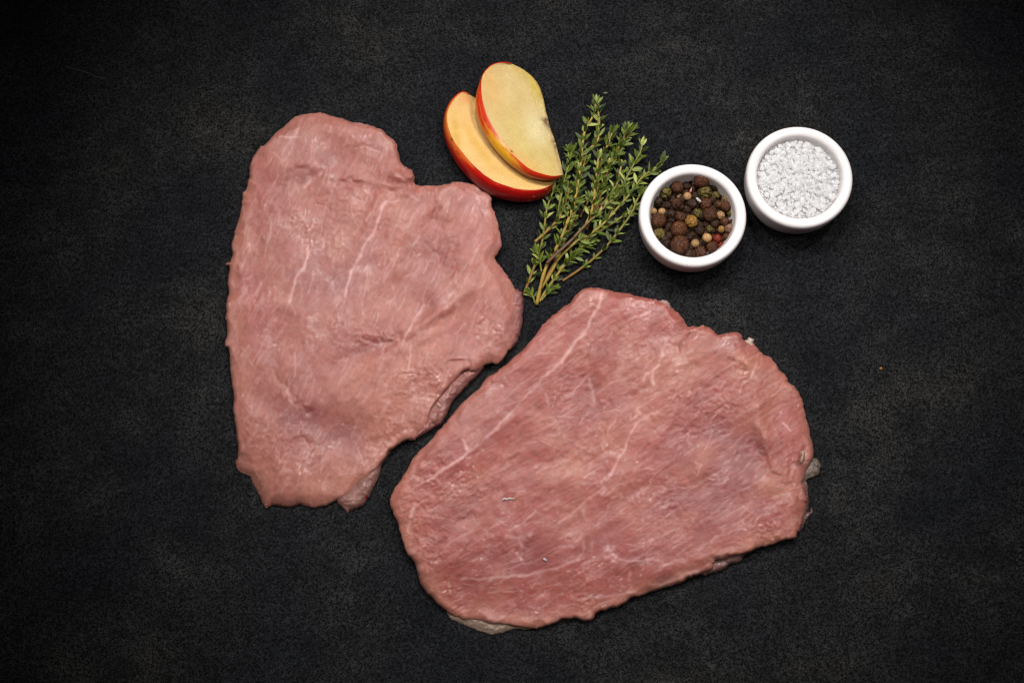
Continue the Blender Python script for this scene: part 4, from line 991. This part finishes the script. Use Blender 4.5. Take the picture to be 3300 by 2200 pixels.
sprig([(1920,700),(1940,610),(1952,545),(1985,490),(2019,447),(2035,424)], 8, 26, 3.8, 2.6, BS, PS * 1.6, 'thyme sprig whose dark tuft is furthest back towards the salt', 42, 1.0, 32, .3, zm=16)
sprig([(1930,680),(1944,656),(1981,606),(1992,581),(2000,544),(2004,515)], 20, 40, 4.2, 3, PS * 1.4, YS, 'thyme sprig with a red brown foot and a light leafy tip', 46, .9, 32, .2, zm=34)
sprig([(1688,947),(1716,875),(1734,824),(1747,779),(1754,733),(1762,676),(1775,635),(1789,608),(1800,598)], 5, 30, 4.2, 2.8, BS * 1.1, GS, 'thyme sprig along the outer side, its foot next to the first steak', 50, .9, 32, .08, zm=22)
sprig([(1724,779),(1757,750),(1785,722),(1803,702),(1818,664),(1821,659),(1837,608)], 26, 40, 4.8, 3, YS * .8, BS, 'bent thyme sprig whose cut foot sticks out towards the steak', 46, .7, 30, .3, zm=40)
sprig([(1795,700),(1805,648),(1818,581),(1832,535),(1838,508),(1842,490)], 10, 36, 3.6, 2.6, GS, GS, 'leafy green thyme sprig nearest the tip of the upper apple slice', 40, 1.0, 32, .1, zm=26)
sprig([(1850,640),(1868,570),(1858,510),(1840,488)], 6, 20, 3.2, 2.4, GS, GS * .8, 'small dark thyme sprig half buried next to the apple tip', 34, 1.0, 28, .2)
sprig([(1870,700),(1900,640),(1935,570),(1975,520),(1990,500)], 6, 18, 3.2, 2.4, BS, GS * .8, 'shaded thyme sprig pressed to the slate under the bunch', 34, 1.0, 30, .1)
sprig([(1900,760),(1960,690),(2010,620),(2060,570),(2100,555)], 5, 14, 3.2, 2.4, BS, GS * .8, 'flat thyme sprig on the slate with dark leaves near the bowl', 44, .9, 30, .2)
sprig([(1724,975),(1716,952),(1708,944)], 8, 14, 2.6, 2, GS, GS, 'tiny thyme side shoot at the bottom end of the longest stem', 26, 1.0, 24, .4)
sprig([(1745,875),(1740,842),(1732,812)], 18, 34, 3, 2.2, GS, GS, 'small thyme side shoot over the outer stem', 26, 1.0, 27, .4)
sprig([(1800,868),(1830,840),(1856,822)], 10, 26, 3, 2.4, GS, GS, 'short thyme shoot hanging off the low olive stem', 24, 1.0, 30, .3)
sprig([(1840,815),(1876,797),(1908,780)], 8, 18, 2.6, 2, BS, GS, 'loose thyme shoot on the bare slate below the bunch', 24, 1.0, 28, .4)
sprig([(1745,968),(1768,940),(1785,930)], 8, 12, 2.6, 2, GS, GS, 'thyme shoot with drooping leaves near the foot of the bunch', 26, 1.0, 26, .4)
lf = add_leaf(atv(1943,300,4), Vector((1, .02, 0)), 17, Vector((0, 0, 1)), None); lf.name = 'thyme_leaf'; tag(lf, 'tiny pale thyme leaf lying loose above the tallest sprig', 'leaf')
print('built', len(bpy.data.objects))
